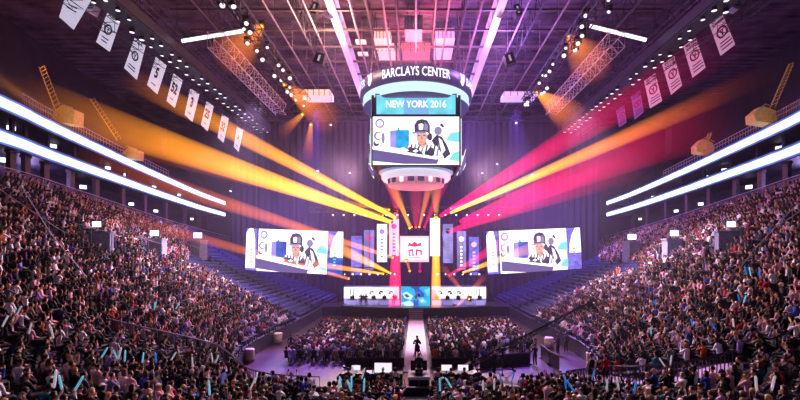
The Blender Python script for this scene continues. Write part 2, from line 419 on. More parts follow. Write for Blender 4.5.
# light coloured ducts and panels in roof centre
def roof_duct(px0,py0,px1,py1,d,label,m='pillar'):
    a=at(px0,py0,d); b2=at(px1,py1,d); c=(a+b2)/2; t_=thing('air_duct',label,'duct',c)
    MB().box(c,(abs(b2.x-a.x),3.2,abs(a.z-b2.z))).build('casing',M[m],t_)
    mb=MB(); 
    for q in np.linspace(a.x,b2.x,6): mb.box((q,c.y-1.65,c.z),(.08,.1,abs(a.z-b2.z)*1.05))
    mb.build('stiffening_rib',M['steel'],t_)
    mb=MB()
    for q in (a.x*.85+b2.x*.15,a.x*.15+b2.x*.85): mb.tube([(q,c.y,c.z),(q,c.y,HC)],.05,4)
    mb.build('hanger',M['steel'],t_)
M['duct_w']=mat('white_duct',(.8,.62,.55),.5,emit=(1.,.8,.7),estr=.45); M['duct_l']=mat('lavender_duct',(.7,.6,.85),.5,emit=(.75,.62,1.),estr=.45)  # faint glow put into the duct colours stands for roof light
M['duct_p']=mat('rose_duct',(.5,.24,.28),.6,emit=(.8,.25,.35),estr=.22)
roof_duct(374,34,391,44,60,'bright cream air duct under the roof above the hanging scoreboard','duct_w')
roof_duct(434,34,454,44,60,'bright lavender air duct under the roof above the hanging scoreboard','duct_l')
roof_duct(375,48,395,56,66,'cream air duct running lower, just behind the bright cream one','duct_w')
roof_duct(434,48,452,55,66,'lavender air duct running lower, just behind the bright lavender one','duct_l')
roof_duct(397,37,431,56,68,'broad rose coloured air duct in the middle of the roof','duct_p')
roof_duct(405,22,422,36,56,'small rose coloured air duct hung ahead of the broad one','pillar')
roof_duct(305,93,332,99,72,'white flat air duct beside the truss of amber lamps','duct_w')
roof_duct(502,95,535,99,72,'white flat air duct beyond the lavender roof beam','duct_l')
for i,(x0,x1,y,d,l) in enumerate(((356,366,40,58,'slim cream cable tray beside the cream duct, upper of two'),(358,368,52,62,'slim cream cable tray beside the cream duct, lower of two'))):
    a=at(x0,y,d); b2=at(x1,y+4,d); c=(a+b2)/2; t_=thing('cable_tray',l,'cable tray',c)
    MB().box(c,(b2.x-a.x,.8,.25)).build('tray',M['duct_w'],t_); mb=MB(); mb.tube([c,(c.x,c.y,HC)],.06,4); mb.build('hanger',M['steel'],t_)

def lattice(p0,p1,w,n,tr=.05):
    p0=Vector(p0); p1=Vector(p1); d=(p1-p0); u=d.normalized(); s=u.cross(Vector((0,0,1))).normalized()*w/2; v=Vector((0,0,w/2))
    cs=[s+v,-s+v,-s-v,s-v]; mb=MB()
    for c in cs: mb.tube([p0+c,p1+c],tr,4)
    for i in range(n):
        a=p0+d*i/n; b2=p0+d*(i+1)/n
        for j in range(4): mb.tube([a+cs[j],b2+cs[(j+1)%4]],tr*.6,3); mb.tube([a+cs[j],a+cs[(j+1)%4]],tr*.6,3)
    return mb
def truss(name,p0,p1,w,n,label,m='steel',hang=True,tr=.06):
    c=(Vector(p0)+Vector(p1))/2
    t_=thing(name,label,'truss',c); lattice(p0,p1,w,n,tr).build('lattice',M[m],t_)
    if hang:
        for q in (.1,.5,.9):
            p=Vector(p0)+(Vector(p1)-Vector(p0))*q; MB().tube([p,(p.x,p.y,HC-.05)],.03,4).build('hoist_chain',M['steel'],t_)
    return t_
LT={}
for sx,nm in sides:
    LT[sx]=truss('lighting_truss',(sx*17,38,EYE+23.3),(sx*17,70,EYE+23.3),1.2,16,'dark roof truss crowded with spotlights and two amber glows, %s half'%SD[sx],tr=.09)
    truss('roof_truss',(sx*21,47,EYE+22.3),(sx*21,70,EYE+22.3),1.6,15,'bare lattice truss hanging outside the spotlight truss, %s half of the roof'%nm if 0 else 'bare pale lattice truss hanging just outside the spotlight truss, %s half of the roof'%SD[sx],'pale_steel')
    c=thing('catwalk','heavy dark catwalk carrying a double row of round lamps above the %s banners'%('white' if sx<0 else 'pink'),'catwalk',(sx*27.5,60,EYE+22.5))
    mb=MB(); mb.box((sx*27.6,64,EYE+22.3),(1.9,56,.15)); mb.box((sx*26.6,64,EYE+22.9),(.12,56,1.0)); mb.box((sx*28.6,64,EYE+22.9),(.12,56,1.0)); mb.build('walkway',M['steel'],c)
    mb=MB()
    for z in (23.9,24.6):
        mb.tube([(sx*26.6,36,EYE+z),(sx*26.6,92,EYE+z)],.05,4); mb.tube([(sx*28.6,36,EYE+z),(sx*28.6,92,EYE+z)],.05,4)
    mb.build('handrail',M['rail'],c)
    lattice((sx*29.6,36,EYE+21.8),(sx*29.6,92,EYE+21.8),1.0,30).build('banner_truss',M['steel'],c)
    mb=MB()
    for j in range(8): mb.tube([(sx*27.6,38+j*7,EYE+22.5),(sx*27.6,38+j*7,HC)],.06,4)
    mb.build('hanger',M['steel'],c)
# round lamps of catwalks
lamp0=thing('catwalk_lamp','x','lamp',local=True)
MB().lathe([(.08,.35),(.2,.3),(.24,0),(.22,0)],n=10).build('housing',M['black'],lamp0,True)
MB().lathe([(0,.03),(.15,.03),(.21,.01)],n=10).build('lens',M['bulb'],lamp0)
f_=True
for sx,nm in sides:
    for j in range(30):
        for q in (0,1):
            if random.random()<.12: continue
            o=lamp0 if f_ else dup(lamp0); f_=False
            y=39+j*1.6+(j//3)*.5+q*.3
            o.location=(sx*(26.9+q*1.25),y,EYE+21.85); o.scale=(random.uniform(.8,1.2),)*3
            o['label']='small round white lamp in the double row under the catwalk above the %s banners'%('white' if sx<0 else 'pink')
            o['group']='round lamps under the %s catwalk'%('west' if sx<0 else 'east')

# tube lights
for (a,b2,l) in (((182,41),(243,31),'long white tube light hanging under the roof on the side of the white banners'),((590,26),(646,40),'long white tube light hanging under the roof on the side of the pink banners')):
    p=at(*a,50); q=at(*b2,50); t_=thing('tube_light',l,'light fitting',(p+q)/2)
    MB().tube([p,q],.2,8).build('glowing_tube',M['tube'],t_)
    mb=MB(); mb.tube([p+Vector((0,.3,.35)),q+Vector((0,.3,.35))],.16,4)
    for e in np.linspace(0,1,5):
        c=p.lerp(q,e); mb.tube([c+Vector((0,.1,.0)),c+Vector((0,.3,.5))],.06,4)
    mb.build('housing',M['steel'],t_); mb=MB()
    for e in (.2,.8):
        c=p.lerp(q,e); mb.tube([c,(c.x,c.y,HC)],.03,4)
    mb.build('suspension_wire',M['steel'],t_)
# hanging speakers
for px,py,w_,h_,rr,l in ((315,10,9,13,.3,'black loudspeaker hung highest in the cream lit roof half'),(320,60,13,12,.3,'black loudspeaker hung lower in the cream lit roof half, over the beam'),(517,12,8,13,-.3,'black loudspeaker hung highest in the violet roof half'),(509,60,12,12,-.3,'black loudspeaker hung lower in the violet roof half, near the scoreboard')):
    p=at(px,py,52); t_=thing('hanging_speaker',l,'loudspeaker',p); k_=52/F
    R=Matrix.Rotation(rr,3,'Y')
    MB().box(p,(w_*k_*.8,1.1,h_*k_*.9),rot=R,taper=.85).build('cabinet',M['black'],t_)
    MB().box(p+Vector((0,-.58,0)),(.22,.05,h_*k_*.5),rot=R).build('white_label_strip',M['paper'],t_)
    mb=MB()
    for e in (-.3,.3): mb.tube([p+Vector((e,0,.3)),(p.x+e,p.y,HC)],.03,4)
    mb.build('hanging_cable',M['steel'],t_)
for px,py,rr,l in ((328,16,.5,'flat pale acoustic panel tilted beside the highest loudspeaker, cream lit half'),(502,15,-.5,'flat pale acoustic panel tilted beside the highest loudspeaker, violet half')):
    p=at(px,py,52); t_=thing('acoustic_panel',l,'panel',p); MB().box(p,(1.2,.9,.1),rot=Matrix.Rotation(rr,3,'Y')@Matrix.Rotation(.7,3,'X')).build('board',M['lavp'] if 'lavp' in M else M['white_paint'],t_)
    mb=MB(); mb.tube([p,(p.x,p.y,HC)],.025,4); mb.build('hanging_cable',M['steel'],t_)

# ---------------------------------------------------------------- moving head lights
def cone_between(a,b2,r0,r1,m,parent,n=40):
    a=Vector(a); b2=Vector(b2); d=b2-a; L=d.length
    mb=MB(); mb.lathe([(r0+(r1-r0)*q,L*q) for q in np.linspace(0,1,9)],n=n)
    me=mb.build('beam',m,None,True)
    me.matrix_world=Matrix.Translation(a)@d.to_track_quat('Z','Y').to_matrix().to_4x4()
    me.parent=parent; me.matrix_parent_inverse=Matrix.Translation(parent.location).inverted()
    me.visible_shadow=True
    return me
mh={}
_b=MB(); _b.box((0,0,.42),(.5,.4,.14)); mh['base']=_b
_b=MB(); _b.tube([(-.27,0,-.02),(-.27,0,.36),(.27,0,.36),(.27,0,-.02)],.06,5); mh['yoke']=_b
_b=MB(); _b.lathe([(.0,-.26),(.14,-.24),(.2,-.1),(.2,.2),(.18,.26)],n=12); mh['head']=_b
_b=MB(); _b.lathe([(0,.24),(.17,.24)],n=12); mh['lens']=_b
mh={k:v.build('source_'+k,M['black'] if k!='lens' else M['bulb'],None,True).data for k,v in mh.items()}
for o in list(C.objects):
    if o.name.startswith('source_'): bpy.data.objects.remove(o)
lensm={}
def moving_head(loc,aim,label,col=None,group=None,scale=1.,lens=None):
    t_=thing('moving_head_light',label,'spotlight',loc,group)
    d=(Vector(aim)-Vector(loc)).normalized(); q=d.to_track_quat('Z','Y').to_matrix().to_4x4()
    for k in ('base','yoke','head','lens'):
        me=mh[k]
        if k=='lens' and col is not None:
            if col not in lensm:
                m2=me.copy(); m2.materials.clear(); m2.materials.append(emat('lens_glow',col,4.)); lensm[col]=m2
            me=lensm[col]
        o=bpy.data.objects.new(k,me); C.objects.link(o); o.parent=t_
        if k in('head','lens'): o.matrix_local=q
    t_.scale=(scale,)*3
    return t_
# spotlights of roof trusses
ROOFSPOT=['round pale spotlight clamped to the dark roof truss, %s half of the roof'%s for s in ('white-banner','pink-banner')]
for sx in (-1,1):
    for j in range(20):
        y=40+j*1.5+random.uniform(-.3,.3); p=Vector((sx*(17+random.choice((-.7,.1,.8))),y,EYE+22.4+random.uniform(-.3,.5)))
        moving_head(p,(sx*4,25+random.uniform(-14,8),4),ROOFSPOT[0 if sx<0 else 1],None,'spotlights on the %s roof truss'%('west' if sx<0 else 'east'),random.uniform(.9,1.5))
AMB=(1.,.30,.02)
for px,py,tx,ty,l in ((262,26,252,36,'amber glowing spotlight higher on the white-banner side roof truss'),(284,84,299,96,'amber glowing spotlight lower on the white-banner side roof truss'),(568,36,576,46,'amber glowing spotlight higher on the pink-banner side roof truss'),(537,92,549,101,'amber glowing spotlight lower on the pink-banner side roof truss'),(303,114,292,124,'small amber spotlight hanging below the white-banner side roof truss'),(311,124,309,142,'small amber spotlight hanging lowest under the white-banner side roof truss')):
    d=54 if py<60 else (66 if py<100 else 74); p=at(px,py,d)
    t_=moving_head(p,at(tx,ty,d-4),l,AMB,None,1.2)
    cone_between(p,p+(at(tx,ty,d-3)-p)*(2.2 if py<100 else 1.5),.25,1.9 if py<100 else .8,beam_mat(AMB,2.2 if py<100 else .9,1.1,1.),t_,24)

# ---------------------------------------------------------------- scoreboard
SC=Vector((0,60,0)); sb=thing('scoreboard','big round hanging scoreboard with lettered ring, cyan panel and bright main screens','scoreboard',(0,60,EYE+10))
def zs(py,d): return EYE+(HY-py)/F*d
R0=7.0; dn=60-R0
z0,z1=zs(91,dn),zs(81,dn)
z2=zs(65,dn-.3)
MB().lathe([(R0,z0),(R0,z1)],(0,60,0),64).build('ribbon_screen',M['ice_led'],sb,True)
MB().lathe([(R0+.05,z1),(R0+.4,z1+.1),(R0+.35,z2),(R0-.1,z2+.15),(5.2,z2+.4),(0,z2+.5)],(0,60,0),64).build('sign_ring',M['sign'],sb,True)
MB().lathe([(R0,z0),(R0-.25,z0-.25),(6.1,z0-.3),(0,z0-.2)],(0,60,0),64).build('ring_underside',M['sign'],sb,True)
def ringtext(body,a0,zc,size,width,m,nm):
    rr=R0+.46
    def fn(x,y):
        a=a0+x/rr; return Vector((rr*math.sin(a),60-rr*math.cos(a),zc+y))
    return text_on(body,size,(0,0,0),(1,0,0),(0,0,1),m,sb,width,nm,fn)
zt=(z1+z2)/2+.1
ringtext('BARCLAYS CENTER',0,zt,1.5,8.6,M['text'],'lettering')
ringtext('CENTER',-1.27,zt,1.3,3.6,M['text'],'lettering'); ringtext('BARCLAYS',1.32,zt,1.3,4.8,M['text'],'lettering')
for a in (-.87,.87):
    mb=MB(); rr=R0+.46
    def q(x,y):
        aa=a+x/rr; return Vector((rr*math.sin(aa),60-rr*math.cos(aa),zt+y))
    pts=[q(-.42,.75),q(-.1,.6),q(.42,.75),q(.45,-.1),q(.15,-.7),q(-.05,-.8),q(-.4,-.4),q(-.3,.1)]
    mb.poly(pts); mb.build('emblem',M['text'],sb)
# screens (four faces)
hw=43/F*55.0/1.0
def picture(name,O,U,V,W,H,parent,tint='violet'):
    """player-at-desk picture drawn as layered flat shapes; O = lower left, facing -N"""
    U=Vector(U).normalized(); V=Vector(V).normalized(); Nn=U.cross(V).normalized()
    mats=[M['white_led'],M['grey_led'],M['deepcyan'] if tint=='cyan' else M['royal_led'],M['dark_led'],M['skin_led'],M['skin2_led'],M['lav_led'],M['teal_led'],M['pic_slab']]
    mb=MB(); lay=[0]
    def P(pts,mi):
        lay[0]+=.012
        mb.poly([O+U*(u*W)+V*(v*H)+Nn*lay[0] for u,v in pts],mi)
    def E(cu,cv,ru,rv,mi,n=16,a0=0,a1=2*PI): P([(cu+ru*math.cos(a0+(a1-a0)*k/n),cv+rv*math.sin(a0+(a1-a0)*k/n)) for k in range(n+(a1-a0<6))],mi)
    P([(0,0),(1,0),(1,1),(0,1)],0)
    # faint emblem at left
    E(.08,.86,.055,.10,6); E(.08,.86,.035,.06,0); E(.06,.6,.05,.09,1); E(.07,.6,.035,.06,0); E(.12,.55,.018,.12,1); E(.04,.44,.035,.06,3); E(.05,.47,.022,.04,0)
    # blue panel
    P([(.20,.36),(.42,.32),(.42,.72),(.31,.72),(.30,.77),(.285,.77),(.285,.72),(.20,.70)],2); P([(.20,.36),(.27,.35),(.27,.70),(.20,.70)],6)
    # chair and headset at right
    P([(.68,.50),(.74,.62),(.80,.58),(.86,.40),(.90,.22),(.83,.12),(.74,.30)],3); P([(.76,.56),(.80,.50),(.84,.30),(.80,.22)],0)
    E(.755,.70,.045,.09,1); P([(.77,.82),(.80,.86),(.83,.78),(.81,.76)],3)
    P([(.84,.50),(1,.46),(1,.68),(.90,.66)],7); P([(.88,.10),(1,.06),(1,.28),(.93,.24)],7)
    # body: patterned jacket
    P([(.33,.22),(.40,.38),(.50,.46),(.64,.46),(.74,.38),(.82,.16),(.80,.02),(.60,.02)],0)
    for k in range(9):
        u0=.37+k*.045; P([(u0,.26-.01*k),(u0+.02,.24-.01*k),(u0+.045,.40),(u0+.03,.43)],3 if k%2 else 1)
    P([(.36,.22),(.42,.36),(.52,.33),(.60,.18)],3); P([(.46,.27),(.50,.31),(.53,.28),(.50,.24)],0)
    P([(.60,.2),(.66,.36),(.70,.33),(.69,.16)],3); P([(.52,.44),(.58,.30),(.63,.44)],4)
    # neck, face
    P([(.52,.40),(.62,.40),(.62,.52),(.52,.52)],5)
    E(.565,.57,.062,.16,4); P([(.52,.60),(.55,.605),(.55,.585),(.52,.58)],3); P([(.578,.60),(.61,.60),(.61,.58),(.578,.585)],3)
    P([(.56,.58),(.572,.58),(.578,.51),(.553,.51)],5); P([(.54,.465),(.59,.465),(.58,.445),(.55,.445)],5)
    E(.635,.56,.016,.045,5)
    # cap
    P([(.485,.66),(.48,.80),(.51,.90),(.57,.93),(.63,.90),(.66,.80),(.66,.62),(.62,.66)],3); P([(.46,.66),(.45,.62),(.60,.64),(.63,.68)],6)
    P([(.535,.70),(.53,.82),(.56,.84),(.585,.82),(.58,.71)],0); P([(.59,.70),(.60,.86),(.64,.80),(.64,.69)],1)
    E(.66,.56,.028,.08,3)
    P([(.25,.24),(.34,.20),(.42,.28),(.36,.34),(.27,.31)],0)
    # monitor slab
    P([(0,.30),(0,.06),(.30,0),(.74,.0),(.76,.08),(.74,.12)],8)
    P([(0,.36),(.74,.14),(.74,.09),(0,.30)],0); P([(0,.06),(.02,.0),(.36,.0)],0)
    o=mb.build(name,mats,parent)
    off=Nn*(lay[0]+.02)
    E2=MB(); c=O+U*(.105*W)+V*(.205*H)+off
    E2.poly([c+U*(.036*W*math.cos(k*PI/8))+V*(.045*H*math.sin(k*PI/8)-.0*k) for k in range(16)]); E2.build('logo_oval',M['white_led'],o)
    E2=MB(); E2.poly([c+Nn*.01+U*(.018*W*math.cos(k*PI/8))+V*(.02*H*math.sin(k*PI/8)) for k in range(16)]); E2.build('logo_eye',M['grey_led'],o)
    U2=(U*W*.15-V*H*.075)
    tx=text_on('NVIDIA',H*.085,O+U*(.235*W)+V*(.145*H)+off,U2,V,M['white_led'],o,W*.16)
    for ch in o.children: ch.matrix_parent_inverse=Matrix() if True else None
    for ch in o.children: ch.matrix_parent_inverse=(o.matrix_parent_inverse if False else Matrix.Translation(parent.location).inverted()); 
    return o
M['pic_slab']=emat('slab_led',(.20,.14,.40),.9)
def fixparts(o):
    pass
d1=54.6
W=86/F*d1; H=48/F*d1; zb=zs(165,d1)
faces=[((-W/2,d1,zb),(1,0,0)),((W/2,60+60-d1,zb),(-1,0,0)),((-(60-d1),60+W/2,zb),(0,-1,0)),((60-d1,60-W/2,zb),(0,1,0))]
# faces: front, back, two sides
for i,(O,U) in enumerate(faces):
    O=Vector(O); U=Vector(U); Nn=U.cross(Vector((0,0,1)))
    picture('main_screen',O+Nn*.12,U,(0,0,1),W,H,sb,'cyan')
    mb=MB(); mb.box(O+U*W/2+Vector((0,0,H/2))-Nn*.1,(W+.35,.3,H+.35),rz=math.atan2(U.y,U.x)); mb.build('screen_housing',M['screen_back'],sb)
    zu0,zu1=zs(114.5,d1),zs(95,d1); Wu=79/F*d1
    c=O+U*W/2; c.z=(zu0+zu1)/2
    mb=MB(); h=(zu1-zu0)/2
    def pq(x,z,e=.1): return c+U*x+Vector((0,0,z))+Nn*e
    mb.poly([pq(-Wu/2,-h),pq(Wu/2,-h),pq(Wu/2,h),pq(-Wu/2,h)],0); mb.poly([pq(-Wu*.15,-h,.11),pq(Wu*.17,-h,.11),pq(Wu*.13,h,.11),pq(-Wu*.15,h,.11)],1)
    mb.build('title_panel',[M['cyan_led'],emat('title_blue',(.2,.5,.9),1.0)],sb)
    text_on('NEW YORK 2016',1.15,pq(0,0,.14),U,(0,0,1),M['white_led'],sb,Wu*.76)
    mb=MB(); mb.box(c-Nn*.1,(Wu+.3,.3,2*h+.3),rz=math.atan2(U.y,U.x)); mb.build('panel_housing',M['screen_back'],sb)
mb=MB(); mb.lathe([(5.0,zb),(5.0,z0)],(0,60,0),24); mb.build('core',M['sign'],sb,True)
zl=zs(168,56)
mb=MB(); mb.lathe([(4.9,zs(163,55)),(4.9,zs(167,55)),(4.2,zs(167,55))],(0,60,0),48); mb.build('collar_ring',mat('collar_blue',(.35,.45,.65),.4,emit=(.35,.5,.75),estr=.5),sb,True)
mb=MB(); mb.lathe([(4.2,zs(167,55)),(4.6,zs(168.5,55)),(4.6,zs(172.5,55)),(4.35,zs(175,55)),(4.1,zs(174,55))],(0,60,0),48); mb.build('lens_ring',mat('lens_ring_white',(.8,.75,.85),.3,emit=(.9,.8,1.),estr=.7),sb,True)
mb=MB(); mb.lathe([(3.9,zs(173,56)),(3.7,zs(182,56)),(3.3,zs(183,56)),(0,zs(182,56))],(0,60,0),48); mb.build('lower_ring',mat('lower_ring_pink',(.6,.3,.42),.5,emit=(1.,.3,.45),estr=.45),sb,True)
for k in range(10):
    a=-PI/2+(k-4.5)*.33; mb=MB(); r=3.87; w_=.42 if k%3 else .25
    z_a,z_b=zs(175,56),zs(180.5,56)
    mb.poly([Vector((r*math.cos(a+e*w_/r),60+r*math.sin(a+e*w_/r),z)) for e,z in ((-1,z_b),(1,z_b),(1,z_a),(-1,z_a))]); mb.build('inset_panel',M['dark_led'] if k%3 else M['white_led'],sb)
mb=MB()
for a in range(8):
    x,y=6.3*math.cos(a*PI/4+.39),60+6.3*math.sin(a*PI/4+.39); mb.tube([(x,y,z2),(x*.9,60+(y-60)*.9,HC)],.07,5)
mb.build('suspension_cable',M['steel'],sb)

# ---------------------------------------------------------------- drape, stage
mb=MB(); row0=[];row1=[]
for i in range(281):
    x=-33.5+67*i/280; y=82+.28*math.sin(i*1.35)+.12*math.sin(i*.47); row0.append(Vector((x,y,0))); row1.append(Vector((x,y,EYE+24)))
mb.grid([row0,row1]); o=mb.build('backdrop_curtain',M['drape'],None,True); tag(o,'huge dark pleated drape hanging behind the whole stage','curtain')
struct('wall_back',MB().poly([(-62,112,0),(62,112,0),(62,112,HC),(-62,112,HC)]),M['deck'])
truss('drape_truss',(-33.5,82,EYE+24.3),(33.5,82,EYE+24.3),.9,50,'long horizontal truss from which the dark drape hangs')

st=thing('stage','low dark stage with a bowed front and central steps','stage',(0,64,0))
def arc_front(n=24,x0=10.6): return [(x,61.0+2.6*(abs(x)/x0)**2) for x in np.linspace(-x0,x0,n)]
fr=arc_front(); D=1.45
mb=MB(); mb.grid([[Vector((x,y,0)) for x,y in fr],[Vector((x,y,D)) for x,y in fr]]); mb.build('front_skirt',M['black'],st)
mb=MB(); mb.grid([[Vector((x,y,D)) for x,y in fr],[Vector((x,72,D)) for x,y in fr]])
mb.grid([[Vector((x,y-.03,D-.12)) for x,y in fr],[Vector((x,y-.03,D+.02)) for x,y in fr]]); mb.build('deck',M['stage'],st)
for s_ in (-1,1): MB().poly([(s_*10.6,63.6,0),(s_*10.6,72,0),(s_*10.6,72,D),(s_*10.6,63.6,D)]).build('side_skirt',M['black'],st)
for i in range(6):
    mb=MB(); z=D*(1-(i+1)/7); mb.box((0,60.9-i*.34,z/2),(1.9,.36,z)); mb.build('step',M['stage'],st)
    mb=MB(); mb.box((0,60.72-i*.34,z-.02),(1.9,.03,.04)); mb.build('step_nosing',M['pale_steel'],st)
# side risers dark wings
for s_,nm in sides:
    t_=thing('stage_wing','low dark wing platform beside the stage, under the %s side big screen'%SD[s_],'platform',(s_*12.5,66,0))
    MB().box((s_*13.0,66,.6),(4.6,4,1.2)).build('platform_body',M['black'],t_); MB().box((s_*13.0,66,1.24),(4.7,4.1,.08)).build('platform_deck',M['stage'],t_)

# LED back wall of stage, two halves
def ledwall(px0,px1,label,flip):
    d=66.5; a=at(px0,286,d); b2=at(px1,286,d); t_=thing('led_wall',label,'LED wall',((a.x+b2.x)/2,d,D))
    W=b2.x-a.x; z0=D; z1=a.z
    mb=MB(); mats=[M['white_led'],M['lav_led'],M['grey_led'],M['pink_led'],M['gold_led'],M['blue_led'],M['dark_led']]
    e=[0]
    def P(pts,mi):
        e[0]+=.01; mb.poly([Vector((a.x+(1-u if flip else u)*W,d-e[0],z0+v*(z1-z0))) for u,v in pts],mi)
    P([(0,0),(1,0),(1,1),(0,1)],0); P([(0,.92),(1,.90),(1,1),(0,1)],1); P([(.0,0),(1,0),(1,.3),(0,.3)],1)
    for u in (.05,.11,.16): P([(u,.45),(u+.02,.45),(u+.02,.85),(u,.85)],2 if u>.1 else 3)
    for u0 in (.45,.62,.80):
        P([(u0,.55),(u0+.03,.72),(u0+.08,.75),(u0+.10,.6),(u0+.06,.62),(u0+.05,.5)],6 if u0>.5 else 2)
        P([(u0+.035,.62),(u0+.06,.66),(u0+.055,.58)],4)
    P([(.2,.42),(.55,.35),(.56,.38),(.2,.47)],2); P([(.86,.2),(1,.12),(1,.85),(.93,.8)],3 if not flip else 5)
    mb.build('led_surface',mats,t_)
    mb=MB(); mb.box(((a.x+b2.x)/2,d+.2,(z0+z1)/2),(W+.2,.3,z1-z0+.15)); mb.build('panel_frame',M['screen_back'],t_)
    return t_
ledwall(344,399,'long white LED wall with gold crests behind the players, red beam side',False)
ledwall(432,486,'long white and blue LED wall behind the players, amber beam side',True)
# central portal screen
a=at(401,286.5,63.3); b2=at(430,310,63.3)
pt=thing('portal_screen','square cyan and blue glowing screen at the centre of the stage, over the steps','screen',((a.x+b2.x)/2,63.5,D))
mb=MB(); mats=[M['deepcyan'],M['ice_led'],M['royal_led'],M['cyan_led']]; e=0
for pts,mi in (([(0,0),(1,0),(1,1),(0,1)],0),([(0,0),(1,0),(1,.18),(0,.2)],3),([(.3,1),(.5,.85),(.72,1)],2),([(.45,.9),(.6,.95),(.8,.7),(.75,.4),(.6,.55),(.5,.65)],2),([(.05,.7),(.2,.78),(.42,.6),(.34,.42),(.12,.5)],1),([(.1,.64),(.2,.68),(.3,.56),(.2,.52)],2),([(.6,.5),(.75,.55),(.9,.35),(.8,.22),(.62,.3)],3),([(.66,.42),(.76,.46),(.82,.36),(.7,.32)],1),([(.0,.3),(.3,.4),(.5,.2),(.2,.15)],1),([(.8,.85),(1,.95),(1,.6),(.9,.6)],3)):
    e+=.01; mb.poly([Vector((a.x+u*(b2.x-a.x),63.5-e,b2.z+v*(a.z-b2.z))) for u,v in pts],mi)
mb.build('screen_surface',mats,pt)
mb=MB(); mb.box(((a.x+b2.x)/2,63.7,(a.z+b2.z)/2),(b2.x-a.x+.4,.3,a.z-b2.z+.35)); mb.build('screen_frame',M['black'],pt)
ped=thing('trophy_pedestal','small blue pedestal with a cup standing before the cyan stage screen','pedestal',(0,62.6,D))
MB().lathe([(.42,D),(.42,D+.1),(.34,D+.15),(.34,D+.75),(.42,D+.8),(.42,D+.86),(0,D+.86)],(0,62.6,0),16).build('plinth',M['royal_led'],ped); MB().lathe([(.2,D+.86),(.06,D+.95),(.06,D+1.1),(.22,D+1.3),(.26,D+1.55)],(0,62.6,0),14).build('cup',M['pale_steel'],ped,True)

# player desks
desk_spots=[]
for s_ in (-1,1):
    for i in range(5):
        x=s_*(3.0+i*1.55); y=64.6+.02*abs(x)
        desk_spots.append((x,y,s_,i))
ordn=['first','second','third','fourth','fifth']
def desk(x,y,s_,i):
    t_=thing('player_desk','player desk with dark monitor, %s from the cyan screen %s half of stage'%(ordn[i],SD[s_]),'desk',(x,y,D))
    MB().box((x,y,D+.72),(1.4,.7,.06)).build('desk_top',M['black'],t_); MB().box((x,y-.32,D+.36),(1.35,.05,.68)).build('front_panel',emat('desk_front',(.35,.28,.75),.8) if (i%2) else M['lav_led'],t_)
    mo=MB().box((x,y+.05,D+1.05),(.62,.05,.38)); mo.box((x,y+.1,D+.82),(.06,.06,.2)); mo.box((x,y+.1,D+.765),(.24,.2,.02)); mo.build('monitor',M['black'],t_)
    for e in (-.62,.62): MB().box((x+e,y,D+.36),(.05,.65,.7)).build('leg',M['steel'],t_)
for a_ in desk_spots: desk(*a_)

# hanging LED banners + centre square
def ledbanner(x0,x1,y0,y1,d,label,face,acc):
    a=at(x0,y0,d); b2=at(x1,y1,d); c=(a+b2)/2; t_=thing('led_banner',label,'LED banner',c)
    mats=[M[face],M[acc],M['white_led']]; mb=MB()
    def P(u0,v0,u1,v1,mi,e): mb.poly([Vector((a.x+u*(b2.x-a.x),d-e,b2.z+v*(a.z-b2.z))) for u,v in ((u0,v0),(u1,v0),(u1,v1),(u0,v1))],mi)
    P(0,0,1,1,0,0)
    mb.poly([Vector((a.x+(.5+.28*math.cos(k*PI/6))*(b2.x-a.x),d-.02,b2.z+(.8+.07*math.sin(k*PI/6))*(a.z-b2.z))) for k in range(12)],1)
    for k in range(6): P(.36,.12+k*.09,.64,.17+k*.09,1,.02)
    mb.build('led_face',mats,t_)
    mb=MB(); mb.box((c.x,d+.12,c.z),(b2.x-a.x+.15,.2,a.z-b2.z+.15)); mb.build('housing',M['screen_back'],t_)
    mb=MB()
    for e in (a.x+.15,b2.x-.15): mb.tube([(e,d+.1,a.z),(e,d+.1,EYE+16)],.03,4)
    mb.build('hanging_cable',M['steel'],t_)
ledbanner(351,362,236,275,71,'dim violet hanging LED banner, outermost of the four white-banner half','blue_led','lav_led')
ledbanner(364,374,230,270,71,'pinkish hanging LED banner, second from the outside white-banner half','lavpink' if 'lavpink' in M else 'lav_led','magenta_led')
ledbanner(377,387,224,262,71,'bright white hanging LED banner, third from the outside white-banner half','white_led','lav_led')
ledbanner(389,399,219,256,71,'hanging LED banner reddened by the vertical red beam beside the square screen','pink_led','magenta_led')  # tint of the red beam is painted into this face
ledbanner(430,440,218,256,71,'blazing white hanging LED banner above the vertical amber beam','white_led','white_led')
ledbanner(443,453,224,263,71,'white hanging LED banner next to the blazing one pink-banner half','lav_led','grey_led')
ledbanner(457,466,231,271,71,'pale blue hanging LED banner, second from the outside pink-banner half','lav_led','white_led')
ledbanner(469,479,237,275,71,'dim violet hanging LED banner, outermost of the four pink-banner half','blue_led','pink_led')
a=at(400,236,70); b2=at(429,262,70); sq=thing('square_screen','pinkish white square screen with a red emblem hanging above the stage','screen',((a.x+b2.x)/2,70,(a.z+b2.z)/2))
mb=MB(); mats=[M['pink_led'],M['white_led'],M['red_led'],M['magenta_led']]; e=0
for pts,mi in (([(0,0),(1,0),(1,1),(0,1)],0),([(.06,.1),(.94,.1),(.94,.92),(.06,.92)],1),([(.26,.55),(.3,.75),(.42,.7),(.5,.8),(.6,.7),(.72,.76),(.76,.55),(.7,.62),(.5,.58),(.32,.62)],2),([(.3,.2),(.28,.48),(.46,.5),(.48,.2),(.4,.26)],3),([(.34,.28),(.34,.42),(.42,.42),(.42,.28)],1),([(.54,.22),(.54,.5),(.76,.46),(.76,.26),(.64,.3)],2),([(.6,.3),(.6,.42),(.7,.4),(.7,.3)],1),([(.3,.14),(.74,.14),(.74,.18),(.3,.18)],3)):
    e+=.01; mb.poly([Vector((a.x+u*(b2.x-a.x),70-e,b2.z+v*(a.z-b2.z))) for u,v in pts],mi)
